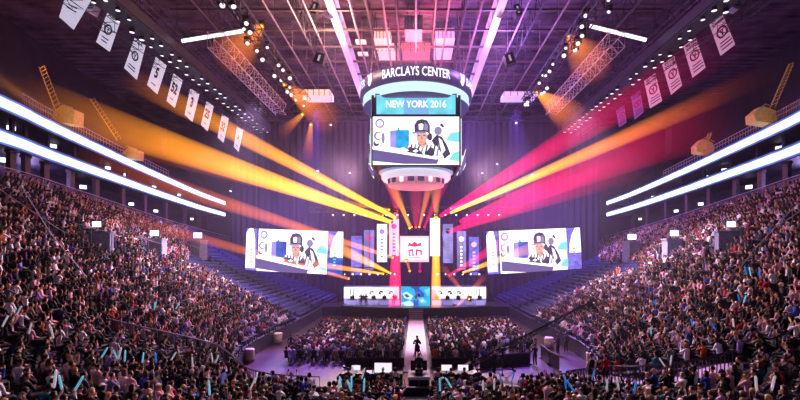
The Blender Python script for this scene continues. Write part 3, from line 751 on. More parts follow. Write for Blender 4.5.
mb.build('led_face',mats,sq); mb=MB(); mb.box(((a.x+b2.x)/2,70.15,(a.z+b2.z)/2),(b2.x-a.x+.25,.2,a.z-b2.z+.25)); mb.build('housing',M['screen_back'],sq)
mb=MB()
for e in (a.x+.3,b2.x-.3): mb.tube([(e,70.1,a.z),(e,70.1,EYE+16)],.03,4)
mb.build('hanging_cable',M['steel'],sq)

# side big screens
def bigscreen(tl,tr,br,bl,dl,dr,label,flip,side):
    P=[at(*tl,dl),at(*tr,dr),at(*br,dr),at(*bl,dl)]
    c=sum(P,Vector())/4; t_=thing('big_screen',label,'screen',c)
    U=(P[1]-P[0]+P[2]-P[3])/2; V=((P[0]-P[3])+(P[1]-P[2]))/2; W=U.length; H=V.length; u=U.normalized(); v=(V-u*V.dot(u)).normalized(); O=c-u*W/2-v*H/2; n=u.cross(v)
    if n.y>0: n=-n
    f0,f1=(.13,.845)
    picture('picture_panel',O+u*(W*f0),u,v,W*(f1-f0),H,t_,'violet')
    for a0,a1,nm in ((0,f0-.012,0),(f1+.008,1,1)):
        mb=MB(); ww=W*(a1-a0); o=O+u*(W*a0)
        def q(x,y,e): return o+u*(ww*x)+v*(H*y)+n*e
        mb.poly([q(0,0,0),q(1,0,0),q(1,1,0),q(0,1,0)],0)
        xs=[(0,.05),(.0,.9),(.25,1),(.62,1),(.8,.75),(.85,.35),(.85,.05)] if nm==0 else [(.12,.40),(.15,.6),(.35,.85),(.6,1),(.95,1),(1,.4)]
        mb.poly([q(x,y,.02) for x,y in xs],1)
        if nm==1 and side<0: mb.poly([q(0,0,.03),q(1,0,.03),q(1,.34,.03),q(.5,.42,.03),q(0,.38,.03)],2)
        mb.build('side_panel',[M['blue_led'],M['white_led'],M['royal_led']],t_)
        body={(0,-1):'DLANE',(1,-1):'GAMING',(0,1):'GAMING',(1,1):'1108'}
    # small vertical writing marks on side panels
    for a0,s in ((.06,0),(.92,1)):
        for k in range(5):
            mb=MB(); c2=O+u*(W*a0)+v*(H*(.2+k*.07))+n*.05; w2=W*(.022 if k%2 else .03)
            mb.poly([c2-u*w2/2,c2+u*w2/2,c2+u*w2/2+v*H*.035,c2-u*w2/2+v*H*.035]); mb.build('writing_mark',M['lav_led'] if not(s==1 and side<0) else M['cyan_led'],t_)
    mb=MB(); 
    R=Matrix((u,-n,v)).transposed()
    mb.box(c-n*.25,(W+.4,.35,H+.4),rot=R); mb.build('screen_housing',M['screen_back'],t_)
    mb=MB()
    for e in (-.4,0,.4): p=c+u*(W*e)+v*(H/2); mb.tube([p-n*.2,(p.x,p.y+.2,EYE+16)],.05,4)
    mb.build('hanging_cable',M['steel'],t_)
bigscreen((246,228),(343,232),(343,275),(246,270),70,67,'wide big screen showing a capped player, hung on the white-banner side of the stage',False,-1)
bigscreen((487,232),(581,227),(581,269),(487,274),67,70,'wide big screen showing a capped player, hung on the pink-banner side of the stage',True,1)

# stage trusses
z_a=at(0,213,68).z; z_b=at(0,272,68).z
truss('stage_truss',(-16,68,z_a+.5),(16,68,z_a+.5),.8,24,'horizontal lighting truss above the hanging LED banners')
for s_ in (-1,1): truss('stage_truss',(s_*2.6,68,z_b+.4),(s_*11.5,68,z_b+.4),.6,14,'low horizontal truss under the LED banners %s half'%SD[s_])

# beams ---------------------------------------------------------------------
YEL=(1.,.47,.01); ORG=(1.,.26,.03); MAG=(1.,.0,.12); RED=(1.,.03,.10); PNK=(1.,.12,.35); VIO=(.35,.12,.9); WHT=(.7,.6,1.)
def beam(src,dst,d0,d1,w0,w1,col,s,fade,soft,label):
    p=at(*src,d0); q=at(*dst,d1); t_=moving_head(p,q,label,col)
    dirv=(q-p).normalized()
    cone_between(p+dirv*.2,q,w0/F*d0/2,w1/F*d1/2,beam_mat(col,s,fade,soft),t_)
B=[((396,218),(120,73),68,42,4,26,YEL,2.5,1.35,1.3,'uppermost of the wide amber beams sweeping toward the white banners'),
   ((391,222),(0,88),68,36,4,50,YEL,3.6,1.6,1.3,'thickest wide amber beam sweeping across the upper deck'),
   ((384,216),(80,132),68,40,3,26,ORG,.5,1.2,1.3,'wide dull orange beam just under the thickest amber one'),
   ((394,258),(70,153),67.5,40,3,26,ORG,.95,1.2,1.3,'faint orange beam passing over the top of the white-banner side big screen'),
   ((350,279),(110,214),66,44,3,15,ORG,.75,1.1,1.3,'faint orange beam beside the edge of the white-banner side big screen'),
   ((392,274),(318,238),66,60,2,17,YEL,1.3,.7,1.2,'short broad amber beam crossing the dim LED banners'),
   ((385,274),(300,262),66,60,2,9,YEL,1.2,.8,1.2,'short thin amber beam crossing the white-banner side big screen corner'),
   ((450,213),(730,92),68,38,3,22,YEL,2.6,1.7,1.3,'yellow core beam sweeping toward the pink banners'),
   ((450,213),(790,64),68,38,3,27,ORG,2.1,2.0,1.3,'orange beam sweeping toward the upper deck'),
   ((440,216),(760,22),68,38,4,50,MAG,1.5,1.9,1.1,'upper magenta beam fanning toward the pink banners'),
   ((460,222),(740,108),67,42,5,60,MAG,1.3,1.5,1.1,'lower magenta beam under the orange one'),
   ((448,232),(650,160),67,55,4,36,MAG,.8,1.4,1.1,'short magenta haze beam above the pink-banner side big screen'),
   ((462,273),(545,243),66,58,2,14,YEL,1.2,.9,1.2,'short amber beam crossing the pink-banner side big screen corner'),
   ((448,276),(520,232),66,58,2,16,MAG,.8,.9,1.1,'short magenta beam before the pink-banner side LED banners'),
   ((436,216),(436,309),67,62,5,11,YEL,1.6,.25,1.,'vertical amber beam falling on the stage beside the cyan screen'),
   ((396,212),(395,308),67,62,5,14,RED,1.6,.3,1.,'vertical red beam falling on the stage beside the cyan screen'),
   ((412,228),(372,150),68,56,2,16,ORG,.8,1.1,1.1,'orange beam rising beside the base of the scoreboard'),
   ((410,229),(392,180),68,58,2,10,YEL,1.0,.9,1.1,'thin amber beam rising under the scoreboard, left of the red fan' if 0 else 'thin amber beam rising under the scoreboard beside the red fan'),
   ((419,228),(438,150),68,56,2,14,ORG,.9,.9,1.1,'orange beam rising under the scoreboard toward the main screen'),
   ((424,228),(448,172),68,58,2,14,MAG,.7,.9,1.1,'magenta beam rising under the scoreboard on the violet side'),
   ((416,228),(416,176),68,57,3,22,RED,.6,1.,1.1,'broad red beam rising straight up beneath the scoreboard'),
   ((436,218),(436,168),68,56,3,18,YEL,.8,.9,1.1,'amber beam rising straight above the blazing LED banner'),
   ((397,212),(390,166),68,58,4,22,RED,.7,1.,1.1,'broad red beam rising above the reddened LED banner'),
   ((406,262),(388,226),68,60,2,8,YEL,1.0,.6,1.1,'thin amber beam crossing the reddened LED banner'),
   ((410,272),(400,236),67,60,2,7,ORG,.8,.8,1.1,'thin orange beam crossing the square screen lower corner'),
   ((420,272),(420,238),67,60,2,6,MAG,.6,.8,1.1,'thin magenta beam before the square screen'),
   ((470,300),(442,266),64,60,2,7,ORG,.5,.6,1.1,'thin orange beam rising from the blue-tinged LED wall'),
   ((455,308),(485,276),63,60,2,7,ORG,.5,.6,1.1,'thin orange beam slanting from the stage toward the pink-banner side big screen'),
   ((390,210),(330,200),68,56,2,8,YEL,.9,.8,1.1,'short amber beam along the top stage truss, white-banner end'),
   ((450,209),(520,188),68,56,2,10,PNK,.9,.8,1.1,'short pink beam along the top stage truss, pink-banner end'),
]
for a_ in B: beam(*a_)
# idle spotlights on stage trusses
for s_,w_ in ((-1,'white-banner side'),(1,'pink-banner side')):
    for j in range(7):
        x=s_*(3.2+j*1.25); moving_head((x,67.6,z_b-.25),(x*1.3,50,0),'small stage spotlight hanging from the low %s truss under the LED banners'%w_,WHT,'spotlights on the low %s truss'%w_,.8)
    for j in range(8):
        x=s_*(1.2+j*1.6); moving_head((x,67.5,z_a-.25),(x*1.4,45,0),'small stage spotlight hanging from the top stage truss, %s half'%w_,WHT,'spotlights on the %s half of the top truss'%w_,.8)
# small hanging rig lamps in front of drape
for j,(px,py,l) in enumerate(((331,124,'small lamp cluster hanging before the drape near the amber spotlights'),(318,170,'small lamp hanging low before the drape, above the amber beams'),(350,172,'small lamp hanging before the drape beside the scoreboard base'),(482,172,'small lamp hanging before the drape on the violet side of the scoreboard'),(532,174,'small lamp hanging just above the yellow beam'),(497,163,'small lamp hanging on a wire before the violet drape'),(231,190,'small lamp hanging at the end of the ribbon boards, over amber haze'),(516,122,'small lamp cluster hanging before the violet drape'))):
    p=at(px,py,76); t_=moving_head(p,p+Vector((0,-3,-4)),l,WHT,None,1.1)
    mb=MB(); mb.tube([p+Vector((0,0,.5)),(p.x,p.y,HC)],.02,3); mb.build('hanging_wire',M['steel'],t_)

# ---------------------------------------------------------------- championship banners
def cloth_banner(q,label,lines,m,inkm,logo=False,big=None,header=None,logom=None):
    cx=sum(p[0] for p in q)/4; d=30*F/abs(CX-cx)
    P=[at(*p,d) for p in q]; c=sum(P,Vector())/4
    t_=thing('cloth_banner',label,'banner',c)
    def pt(u,v,e=0.): # v down
        a=P[0].lerp(P[1],u); b2=P[3].lerp(P[2],u); r=a.lerp(b2,v); return r+Vector((0,-e+.10*math.sin(u*6),0))
    mb=MB(); mb.grid([[pt(u,v) for u in np.linspace(0,1,7)] for v in np.linspace(.02,1,9)]); mb.build('cloth',M[m],t_,True)
    mb=MB(); mb.tube([pt(0,0),pt(1,0)],.08,5); mb.tube([pt(.1,0),pt(.1,0)+Vector((0,.2,1.2))],.03,4); mb.tube([pt(.9,0),pt(.9,0)+Vector((0,.2,1.2))],.03,4); mb.build('hanging_bar',M['steel'],t_)
    U=(P[1]-P[0]); V=(P[0]-P[3]); hgt=V.length; wid=U.length
    def tx(s,v,size,wd,mm):
        def fn(x,y): 
            return pt(.5+x/wid, v-y/hgt, .14)
        text_on(s,size,(0,0,0),(1,0,0),(0,0,1),mm,t_,wd*wid,'lettering',fn,.045)
    if header:
        for i,h in enumerate(header): tx(h,.09+.1*i,hgt*.11,.82,M[inkm])
    if big: tx(big,.46,hgt*.44,min(.75,.36*len(big)),M[inkm])
    for v,wd in lines:
        mb=MB(); mb.poly([pt(.5-wd/2,v,.13),pt(.5-wd/2,v+.035,.13),pt(.5+wd/2,v+.035,.13),pt(.5+wd/2,v,.13)]); mb.build('printed_line',M[inkm],t_)
    if logo:
        mb=MB(); n=20
        for k in range(n):
            a0,a1=2*PI*k/n,2*PI*(k+1)/n; asp=wid/hgt
            mb.poly([pt(.5+r*math.cos(x),.47+r*asp*math.sin(x),.14) for r,x in ((.33,a0),(.33,a1),(.22,a1),(.22,a0))])
        mb.build('round_emblem',M[logom or inkm],t_)
        mb=MB(); mb.poly([pt(.5+x,.47+y,.15) for x,y in ((-.13,-.07),(-.05,-.07),(0,-.01),(.05,-.07),(.13,-.07),(.04,.03),(.04,.09),(-.04,.09),(-.04,.03))]); mb.build('emblem_mark',M[inkm],t_)
    # white title strip hung above
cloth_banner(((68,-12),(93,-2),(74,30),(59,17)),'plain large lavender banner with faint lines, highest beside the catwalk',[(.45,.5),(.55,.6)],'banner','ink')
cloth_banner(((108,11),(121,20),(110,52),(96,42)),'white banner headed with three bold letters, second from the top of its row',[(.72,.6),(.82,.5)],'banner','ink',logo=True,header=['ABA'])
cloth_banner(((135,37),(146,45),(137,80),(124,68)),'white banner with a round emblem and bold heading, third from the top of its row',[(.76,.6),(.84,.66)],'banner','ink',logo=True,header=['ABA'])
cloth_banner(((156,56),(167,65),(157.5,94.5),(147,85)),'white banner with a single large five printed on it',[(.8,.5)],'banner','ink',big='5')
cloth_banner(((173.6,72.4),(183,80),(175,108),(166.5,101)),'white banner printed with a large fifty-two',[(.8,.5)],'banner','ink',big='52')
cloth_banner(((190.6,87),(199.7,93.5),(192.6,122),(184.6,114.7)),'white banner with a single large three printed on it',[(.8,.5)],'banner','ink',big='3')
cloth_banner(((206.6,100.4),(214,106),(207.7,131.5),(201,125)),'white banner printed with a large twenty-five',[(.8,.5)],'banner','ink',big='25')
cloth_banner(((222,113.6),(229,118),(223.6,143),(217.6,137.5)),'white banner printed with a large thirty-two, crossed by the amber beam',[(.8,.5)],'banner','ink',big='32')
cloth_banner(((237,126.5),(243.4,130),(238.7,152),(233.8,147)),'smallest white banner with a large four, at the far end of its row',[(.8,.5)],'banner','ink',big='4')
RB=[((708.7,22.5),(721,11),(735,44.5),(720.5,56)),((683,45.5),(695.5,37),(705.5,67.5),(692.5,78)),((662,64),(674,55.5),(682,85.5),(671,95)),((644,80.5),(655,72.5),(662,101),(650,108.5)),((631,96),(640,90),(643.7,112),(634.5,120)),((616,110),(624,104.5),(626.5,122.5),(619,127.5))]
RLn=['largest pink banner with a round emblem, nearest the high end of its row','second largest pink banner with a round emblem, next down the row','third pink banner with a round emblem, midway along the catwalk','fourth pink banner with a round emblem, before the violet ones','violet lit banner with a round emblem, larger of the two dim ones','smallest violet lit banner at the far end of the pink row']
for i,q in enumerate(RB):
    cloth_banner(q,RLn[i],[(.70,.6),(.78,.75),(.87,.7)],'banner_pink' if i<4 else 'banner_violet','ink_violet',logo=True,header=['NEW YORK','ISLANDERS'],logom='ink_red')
for px,py,l in ((92,9,'small grey loudspeaker box hanging beside the large lavender banner'),(733,6,'small pale loudspeaker box hanging beside the largest pink banner')):
    p=at(px,py,41); t_=thing('hanging_speaker',l,'loudspeaker',p); MB().box(p,(.9,.8,.8),taper=.9,rot=Matrix.Rotation(.5,3,'Y')).build('cabinet',M['pale_steel'],t_)
    mb=MB(); mb.box(p+Vector((0,-.42,.1)),(.7,.05,.12)); mb.box(p+Vector((0,-.42,-.12)),(.7,.05,.12)); mb.build('front_grille',M['steel'],t_); mb=MB(); mb.tube([p,(p.x,p.y,HC)],.03,4); mb.build('hanging_cable',M['steel'],t_)

# ---------------------------------------------------------------- people
def pal(h):
    h=h.lstrip('#'); c=[int(h[i:i+2],16)/255 for i in (0,2,4)]; return tuple(((x+.055)/1.055)**2.4 if x>.04 else x/12.92 for x in c)
TOPS=[('black','#0e0d12',36),('charcoal','#211e27',18),('navy blue','#131a33',7),('grey','#6d6872',6),('white','#f2ebf2',13),('pale pink','#e4aebe',9),('red','#a01224',3.2),('royal blue','#1c3c9c',2.6),('teal','#17707e',1),
      ('maroon','#43101e',4),('olive','#2e2c1c',2),('purple','#40225e',4),('tan','#8a6c58',3),('lavender','#9c88c6',4),('orange','#b8531c',1),('dark green','#12281c',1.5)]
TOPW=np.array([t[2] for t in TOPS],float); TOPW/=TOPW.sum()
HAIRC=[('black','#0d0b0c',45),('dark brown','#22140e',30),('brown','#45291a',14),('fair','#a9814f',8),('grey','#7d7880',3)]
HAIRW=np.array([t[2] for t in HAIRC],float); HAIRW/=HAIRW.sum()
SKIN=[pal(x) for x in ('#d9a183','#c98d6e','#e3b498','#a66a48','#7c4a30','#53301f')]
M['top']=mat('top_cloth',(0,0,0),.8,objcol=True,noise=.18,scale=5)
M['hair']=mat('hair',(0,0,0),.55,objcol=True,noise=.25,scale=14)
sk=mat('skin',(.6,.35,.25),.5,noise=.06,scale=9)
nt=sk.node_tree; oi=nt.nodes.new('ShaderNodeObjectInfo'); rp=nt.nodes.new('ShaderNodeValToRGB'); rp.color_ramp.interpolation='CONSTANT'
while len(rp.color_ramp.elements)<6: rp.color_ramp.elements.new(.5)
for i,e in enumerate(rp.color_ramp.elements): e.position=[0,.3,.55,.72,.84,.93][i]; e.color=(*SKIN[i],1)
nt.links.new(oi.outputs['Random'],rp.inputs[0]); nt.links.new(rp.outputs[0],[n for n in nt.nodes if n.type=='VECT_MATH'][0].inputs[0]); M['skin']=sk
M['trousers']=mat('trouser_cloth',(.02,.022,.035),.8); M['shoe']=mat('shoe_leather',(.03,.03,.035),.5)
M['crowd']=mat('crowd_cloth',(0,0,0),.8,attr='col',noise=.1)

def body_mesh(name,pose,seated=True):
    """skinned body, +Y forward, z=0 at the feet; returns mesh and head centre"""
    V=[];E=[];R=[];K=[]
    def a(p,r,k,par=None):
        V.append(Vector(p)); R.append(r); K.append(k)
        if par is not None: E.append((par,len(V)-1))
        return len(V)-1
    lean=pose.get('lean',0.)
    hz=.52 if seated else .93
    def T(x,y,z): # torso lean about the pelvis
        dz=z; return (x, y+math.sin(lean)*dz+0*math.cos(lean), hz+math.cos(lean)*dz)
    pel=a((0,0,hz),.135,2)
    sp=a(T(0,-.02,.17),.125,1,pel); ch=a(T(0,-.02,.36),.135,1,sp); uc=a(T(0,-.02,.47),.105,1,ch)
    nk=a(T(0,0,.56),.052,0,uc); hb=a(T(0,.02,.63),.066,0,nk); hm=a(T(0,.025,.715),.096,0,hb); ht=a(T(0,.01,.785),.075,0,hm)
    ns=a(T(0,.125,.70),.014,0,hm)
    for s in (-1,1): a(T(s*.098,.02,.70),.014,0,hm)
    for s,key in ((-1,'L'),(1,'R')):
        sh=a(T(s*.185,-.02,.46),.07,1,uc)
        el=a(pose[key][0],.05,1,sh); wr=a(pose[key][1],.036,1,el)
        d=(Vector(pose[key][1])-Vector(pose[key][0])).normalized()
        pm=a(Vector(pose[key][1])+d*.06,.034,0,wr)
        side=d.cross(Vector((0,0,1))); 
        if side.length<.2: side=Vector((1,0,0))
        side.normalize(); cur=side.cross(d).normalized()
        for j,(o,l) in enumerate(((-.03,.065),(-.01,.08),(.01,.075),(.03,.055))):
            p=V[pm]+side*o+d*.04; f1=a(p,.0105,0,pm); f2=a(p+d*l*.55+cur*.01,.0095,0,f1); a(p+d*l*.85+cur*.03,.008,0,f2)
        t1=a(V[pm]-side*s*.045+d*.0,.012,0,pm); a(V[pm]-side*s*.06+d*.045+cur*.02,.009,0,t1)
        kn,an=pose.get('legs'+key, ((s*.13,.42,.53),(s*.14,.40,.10)) if seated else ((s*.11,.03,.5),(s*.12,-.02,.09)))
        hp=a((s*.10,.03 if seated else 0,hz-.01),.098,2,pel); k_=a(kn,.072,2,hp); ak=a(an,.047,2,k_)
        a((an[0]+s*.01,an[1]+.15,.045),.04,3,ak)
    me=bpy.data.meshes.new(name); me.from_pydata(V,E,[]); o=bpy.data.objects.new(name,me); C.objects.link(o)
    o.modifiers.new('grow','SKIN'); sv=me.skin_vertices[0].data
    for i,r in enumerate(R): sv[i].radius=(r,r); sv[i].use_root=(i==0)
    o.modifiers[0].use_smooth_shade=True
    ss=o.modifiers.new('smooth','SUBSURF'); ss.levels=1; ss.render_levels=1
    dg=bpy.context.evaluated_depsgraph_get(); dg.update()
    m2=bpy.data.meshes.new_from_object(o.evaluated_get(dg)); bpy.data.objects.remove(o)
    m2.name=name; m2.materials.clear()
    for k in ('skin','top','trousers','shoe'): m2.materials.append(M[k])
    A=np.array([V[e[0]] for e in E]); Bv=np.array([V[e[1]] for e in E]); kk=np.array([K[e[1]] for e in E]); rr=np.array([(R[e[1]]+R[e[0]])/2 for e in E])
    D=Bv-A; L2=(D**2).sum(1)+1e-9
    for p in m2.polygons:
        c=np.array(p.center); t=np.clip(((c-A)*D).sum(1)/L2,0,1); q=A+D*t[:,None]; dd=np.linalg.norm(q-c,axis=1)-rr*.9
        p.material_index=int(kk[np.argmin(dd)])
    return m2, Vector(T(0,.012,.715)), lean
def P2(L,R,**k): return dict(L=L,R=R,**k)
def sym(e,w_): return ((-e[0],e[1],e[2]),(-w_[0],w_[1],w_[2])),(e,w_)
POSES={}
def addpose(n,label,e,w_,seated=True,asym=None,**k):
    L,R=sym(e,w_)
    if asym: R=asym
    POSES[n]=(label,*body_mesh('body_'+n,P2(L,R,**k),seated),L[1],R[1])
addpose('rest','sitting with hands in lap',(.26,.02,.74),(.10,.24,.66))
addpose('lean','leaning forward on the knees',(.25,.26,.76),(.07,.42,.72),lean=.42)
addpose('arms_up','raising both arms',(.33,.10,1.10),(.24,.16,1.36))
addpose('one_arm','raising one arm',(.26,.02,.74),(.10,.24,.66),asym=((.36,.08,1.06),(.33,.12,1.33)))
addpose('chin','holding hands up at the chin',(.24,.20,.80),(.05,.20,1.02),lean=.1)
addpose('folded','sitting back with arms folded',(.28,.06,.76),(-.06,.22,.80),lean=-.08)
addpose('slouch','slumped a little to one side',(.30,.06,.72),(.18,.30,.66),lean=.16)
addpose('stand','standing with arms down',(.27,-.02,1.12),(.26,.08,.88),seated=False)
addpose('stand_work','standing with both hands held in front',(.27,.06,1.12),(.12,.34,1.16),seated=False,lean=.06)

def headgear():
    H={}
    def capmesh(name,keep,sc,extra=None,m='hair',dz=0,dy=0):
        bm=bmesh.new(); bmesh.ops.create_icosphere(bm,subdivisions=2,radius=1)
        bmesh.ops.delete(bm,geom=[v for v in bm.verts if not keep(v.co)],context='VERTS')
        for v in bm.verts: v.co=Vector((v.co.x*sc[0],v.co.y*sc[1]+dy,v.co.z*sc[2]+dz))
        if extra: extra(bm)
        me=bpy.data.meshes.new(name); bm.to_mesh(me); bm.free(); me.materials.append(M[m])
        me.polygons.foreach_set('use_smooth',[True]*len(me.polygons)); return me
    H['short']=capmesh('short_hair',lambda c: c.z>.35 or c.y<.1 and c.z>-.45,(.112,.118,.13))
    def longx(bm):
        for v in bm.verts:
            if v.co.z<-.02: v.co.z=v.co.z*2.1-.0; v.co.x*=1.12; v.co.y=min(v.co.y,.0)-.01
    H['long']=capmesh('long_hair',lambda c: c.z>.35 or c.y<.2,(.116,.122,.13),longx)
    def bun(bm):
        g=bmesh.ops.create_icosphere(bm,subdivisions=1,radius=.05)
        for v in g['verts']: v.co+=Vector((0,-.10,.09))
    H['bun']=capmesh('tied_hair',lambda c: c.z>.3 or c.y<.05 and c.z>-.5,(.112,.118,.13),bun)
    def brim(bm):
        vs=[]
        for k in range(9):
            a=PI*k/8; vs.append((math.cos(a)*.10,.07+math.sin(a)*.12,.035-.02*math.sin(a)))
        f=[bm.verts.new(p) for p in vs]; bm.faces.new(f)
        b2=[bm.verts.new((p[0],p[1],p[2]-.012)) for p in vs]; bm.faces.new(b2[::-1])
        for i in range(9): j=(i+1)%9; bm.faces.new((f[i],f[j],b2[j],b2[i]))
    H['cap']=capmesh('peaked_cap',lambda c: c.z>.2,(.118,.124,.135),brim,'top')
    def pom(bm):
        g=bmesh.ops.create_icosphere(bm,subdivisions=1,radius=.035)
        for v in g['verts']: v.co+=Vector((0,0,.16))
        for k in range(12):
            a0,a1=2*PI*k/12,2*PI*(k+1)/12; q=[]
            for a,r,z in ((a0,.122,.0),(a1,.122,.0),(a1,.124,.045),(a0,.124,.045)): q.append(bm.verts.new((r*math.cos(a),r*1.04*math.sin(a),z)))
            bm.faces.new(q)
    H['beanie']=capmesh('knit_hat',lambda c: c.z>.0,(.118,.124,.15),pom,'top')
    H['hood']=capmesh('hood',lambda c: c.y<.45 or c.z>.8,(.135,.14,.165),None,'top',dz=-.02,dy=-.01)
    return H
HG=headgear()
HLAB={'short':'short %s hair','long':'long %s hair','bun':'tied %s hair','cap':'%s peaked cap','beanie':'%s knit hat','hood':'the %s hood up'}
def person(loc,face,pose,top,gear,gcol,label,group=None,scale=1.,name='person'):
    lab,me,hc,lean,LW,RW=POSES[pose]
    t_=bpy.data.objects.new(name,me); C.objects.link(t_); t_.location=loc; t_.rotation_euler=(0,0,math.atan2(-face[0],face[1])); t_.scale=(scale,)*3
    t_.color=(*pal(top),1); tag(t_,label,'person',group)
    if gear:
        h=bpy.data.objects.new({'short':'hair','long':'hair','bun':'hair','cap':'cap','beanie':'knit_hat','hood':'hood'}[gear],HG[gear]); C.objects.link(h); h.parent=t_
        h.location=hc+Vector((0,0,.008)); h.rotation_euler=(-lean*.4+random.uniform(-.1,.1),0,0); h.color=(*pal(gcol),1)
    return t_

# candidate seats ------------------------------------------------------------
AISLES=[1.0,2.05,3.0,3.95,4.75,5.5,6.25,7.0,7.7]
VOM=[]     # (side, centre)
def stand_hit(px,py,side,lift=0.):
    best=None
    for t in np.linspace(0.2,TM,150):
        for s in np.linspace(0,1,70):
            p=bowl(t,s,side); 
            if p[1]<4: continue
            q=proj((p[0],p[1],p[2]+lift)); e=(q[0]-px)**2+(q[1]-py)**2
            if best is None or e<best[0]: best=(e,t,s,p)
    return best
vomspots=[((103,249),-1),((157,256),-1),((200,258),-1),((727,249),1),((672,256),1),((630,260),1)]
VN=['nearest','middle','farthest']
for i,((px,py),side) in enumerate(vomspots):
    e,t,s,p=stand_hit(px,py,side); p=Vector(p); VOM.append((side,p))
    q=Vector(bowl(t,s+.05,side))-Vector(bowl(t,s-.05,side)); q.z=0; q.normalize(); al=Vector((-q.y,q.x,0)); ang=math.atan2(al.y,al.x)
    sd='white-banner' if side<0 else 'pink-banner'
    t_=thing('tunnel_entrance','pale exit block with lit sign on top, %s of three, %s side'%(VN[i%3],sd),'exit block',p)
    k_=p.y/F; wd=10*k_; hh=19*k_
    mb=MB(); mb.box(p+Vector((0,0,hh/2-.3)),(wd,1.6,hh),rz=ang); mb.box(p+Vector((0,0,hh-.2)),(wd*1.08,1.75,.15),rz=ang); mb.build('block_wall',mat('exit_block_paint_%d'%i,(.26,.28,.42),.6),t_)
    mb=MB(); n=-q
    c=p+Vector((0,0,hh+.15*k_*10)); c=c+Vector((-side*0,-.9,0))
    mb.box(c+Vector((-side*.3,0,.25)),(9*k_,.15,6*k_)); mb.build('sign_housing',M['black'],t_)
    mb=MB(); mb.box(c+Vector((-side*.3,-.1,.25)),(8.2*k_,.06,5.2*k_)); mb.build('lit_sign',M['tv'],t_)
    mb=MB(); a0=p+q*(-1.)+al*(wd*.7); a1=a0+q*3.; mb.tube([a0+Vector((0,0,1.3)),a1+Vector((0,0,2.2))],.04,4)
    for f in (0,.5,1): c3=a0.lerp(a1,f); mb.tube([c3,c3+Vector((0,0,1.3+.9*f))],.035,4)
    mb.build('side_rail',M['pale_steel'],t_)

# curved cross rails in the lower corners
RAILS={}
def curved_rail(side,pts,label):
    P=[Vector(stand_hit(px,py,side,.0)[3]) for px,py in pts]
    A_=[np.array(p) for p in P]; Q=[Vector(cr(A_,t)) for t in np.linspace(0,len(A_)-1,56)]
    RAILS[side]=Q
    t_=thing('curved_railing',label,'railing',Q[25])
    mb=MB(); mb.tube([q+Vector((0,0,1.15)) for q in Q],.06,5); mb.tube([q+Vector((0,0,.18)) for q in Q],.04,4); mb.build('top_rail',M['rail'],t_)
    mb=MB()
    for i in range(len(Q)-1):
        mb.tube([Q[i],Q[i]+Vector((0,0,1.15))],.03,4,cap=False)
    mb.build('bar_grating',M['rail'],t_)
    nn=[]
    for i,q in enumerate(Q):
        d=Q[min(i+1,len(Q)-1)]-Q[max(i-1,0)]; d.z=0; n=Vector((-d.y,d.x,0)).normalized()
        if n.y<0: n=-n
        nn.append(n)
    if side<0: return nn
    mb=MB(); mb.grid([[q+Vector((0,0,.12)) for q in Q],[q+n*2.1+Vector((0,0,.16)) for q,n in zip(Q,nn)]])
    o=mb.build('floor_%s_cross_aisle'%('left' if side<0 else 'right'),mat('cross_aisle_%d'%(side+1),(.42,.28,.5),.5)); o['kind']='structure'
    mb=MB(); mb.grid([[q-n*.05+Vector((0,0,.15)) for q,n in zip(Q,nn)],[q-n*.05+Vector((0,0,-.6)) for q,n in zip(Q,nn)]])
    o=mb.build('wall_%s_cross_aisle'%('left' if side<0 else 'right'),M['black']); o['kind']='structure'
    return nn
RN={}
RN[1]=curved_rail(1,((563,377),(600,386),(640,387),(685,384),(738,374)),'curved dark bar railing over a violet lit aisle, low on the pink-banner side')
RN[-1]=curved_rail(-1,((250,372),(215,362),(170,352),(140,346),(108,338)),'curved dark bar railing half hidden in the crowd, low on the white-banner side')
def near_rail(p,side):
    Q=RAILS[side]; v=Vector(p)
    for q,n in zip(Q,RN[side]):
        d=v-q; d.z=0
        al=abs(d.x*n.y-d.y*n.x); ac=d.dot(n)
        if al<.45 and ((-1.5<ac<2.3) if side>0 else (-.35<ac<.5)): return True
    return False

def empty_zone(px,py,side):
    if side<0: return px>188 and py < 262+max(px-200,0)*(58/105)
    return px<640 and py < 266+max(620-px,0)*(50/98) and not (px>600 and py<258)
cands=[]; empties=[]
for side in (-1,1):
    for r in range(NR):
        s=(r+.55)/NR; ts=np.linspace(0.0 if side>0 else 0.0,TM,700); pts=np.array([bowl(t,s,side) for t in ts]); zt_=None
        seg=np.r_[0,np.cumsum(np.linalg.norm(np.diff(pts[:,:2],axis=0),axis=1))]
        d=.28+ (0 if side<0 else .0)
        while d<seg[-1]:
            t=np.interp(d,seg,ts); d+=.56
            if any(abs(seg[np.argmin(abs(ts-a))]-(d-.56))<.55 for a in AISLES): continue
            p=bowl(t,s,side); p[2]=bowl(t,r/NR,side)[2]
            if p[1]<4.5: continue
            q=proj((p[0],p[1],p[2]+1.2))
            if not(-60<q[0]<860 and q[1]<440): continue
            if abs(p[0])<.03*p[1]+.15: continue
            if near_rail(p,side): continue
            if any(sd==side and (Vector(p)-c).xy.length<2.0 for sd,c in VOM): continue
            out=Vector((bowl(t,0,side)-bowl(t,1,side))[:2]).normalized(); tg=(Vector((0,66))-Vector(p[:2])).normalized()
            f=(out*.45+tg*.55).normalized()
            if empty_zone(q[0],q[1],side): empties.append((p,out,q)); continue
            if random.random()<.06: continue
            cands.append((p,f,q,side))
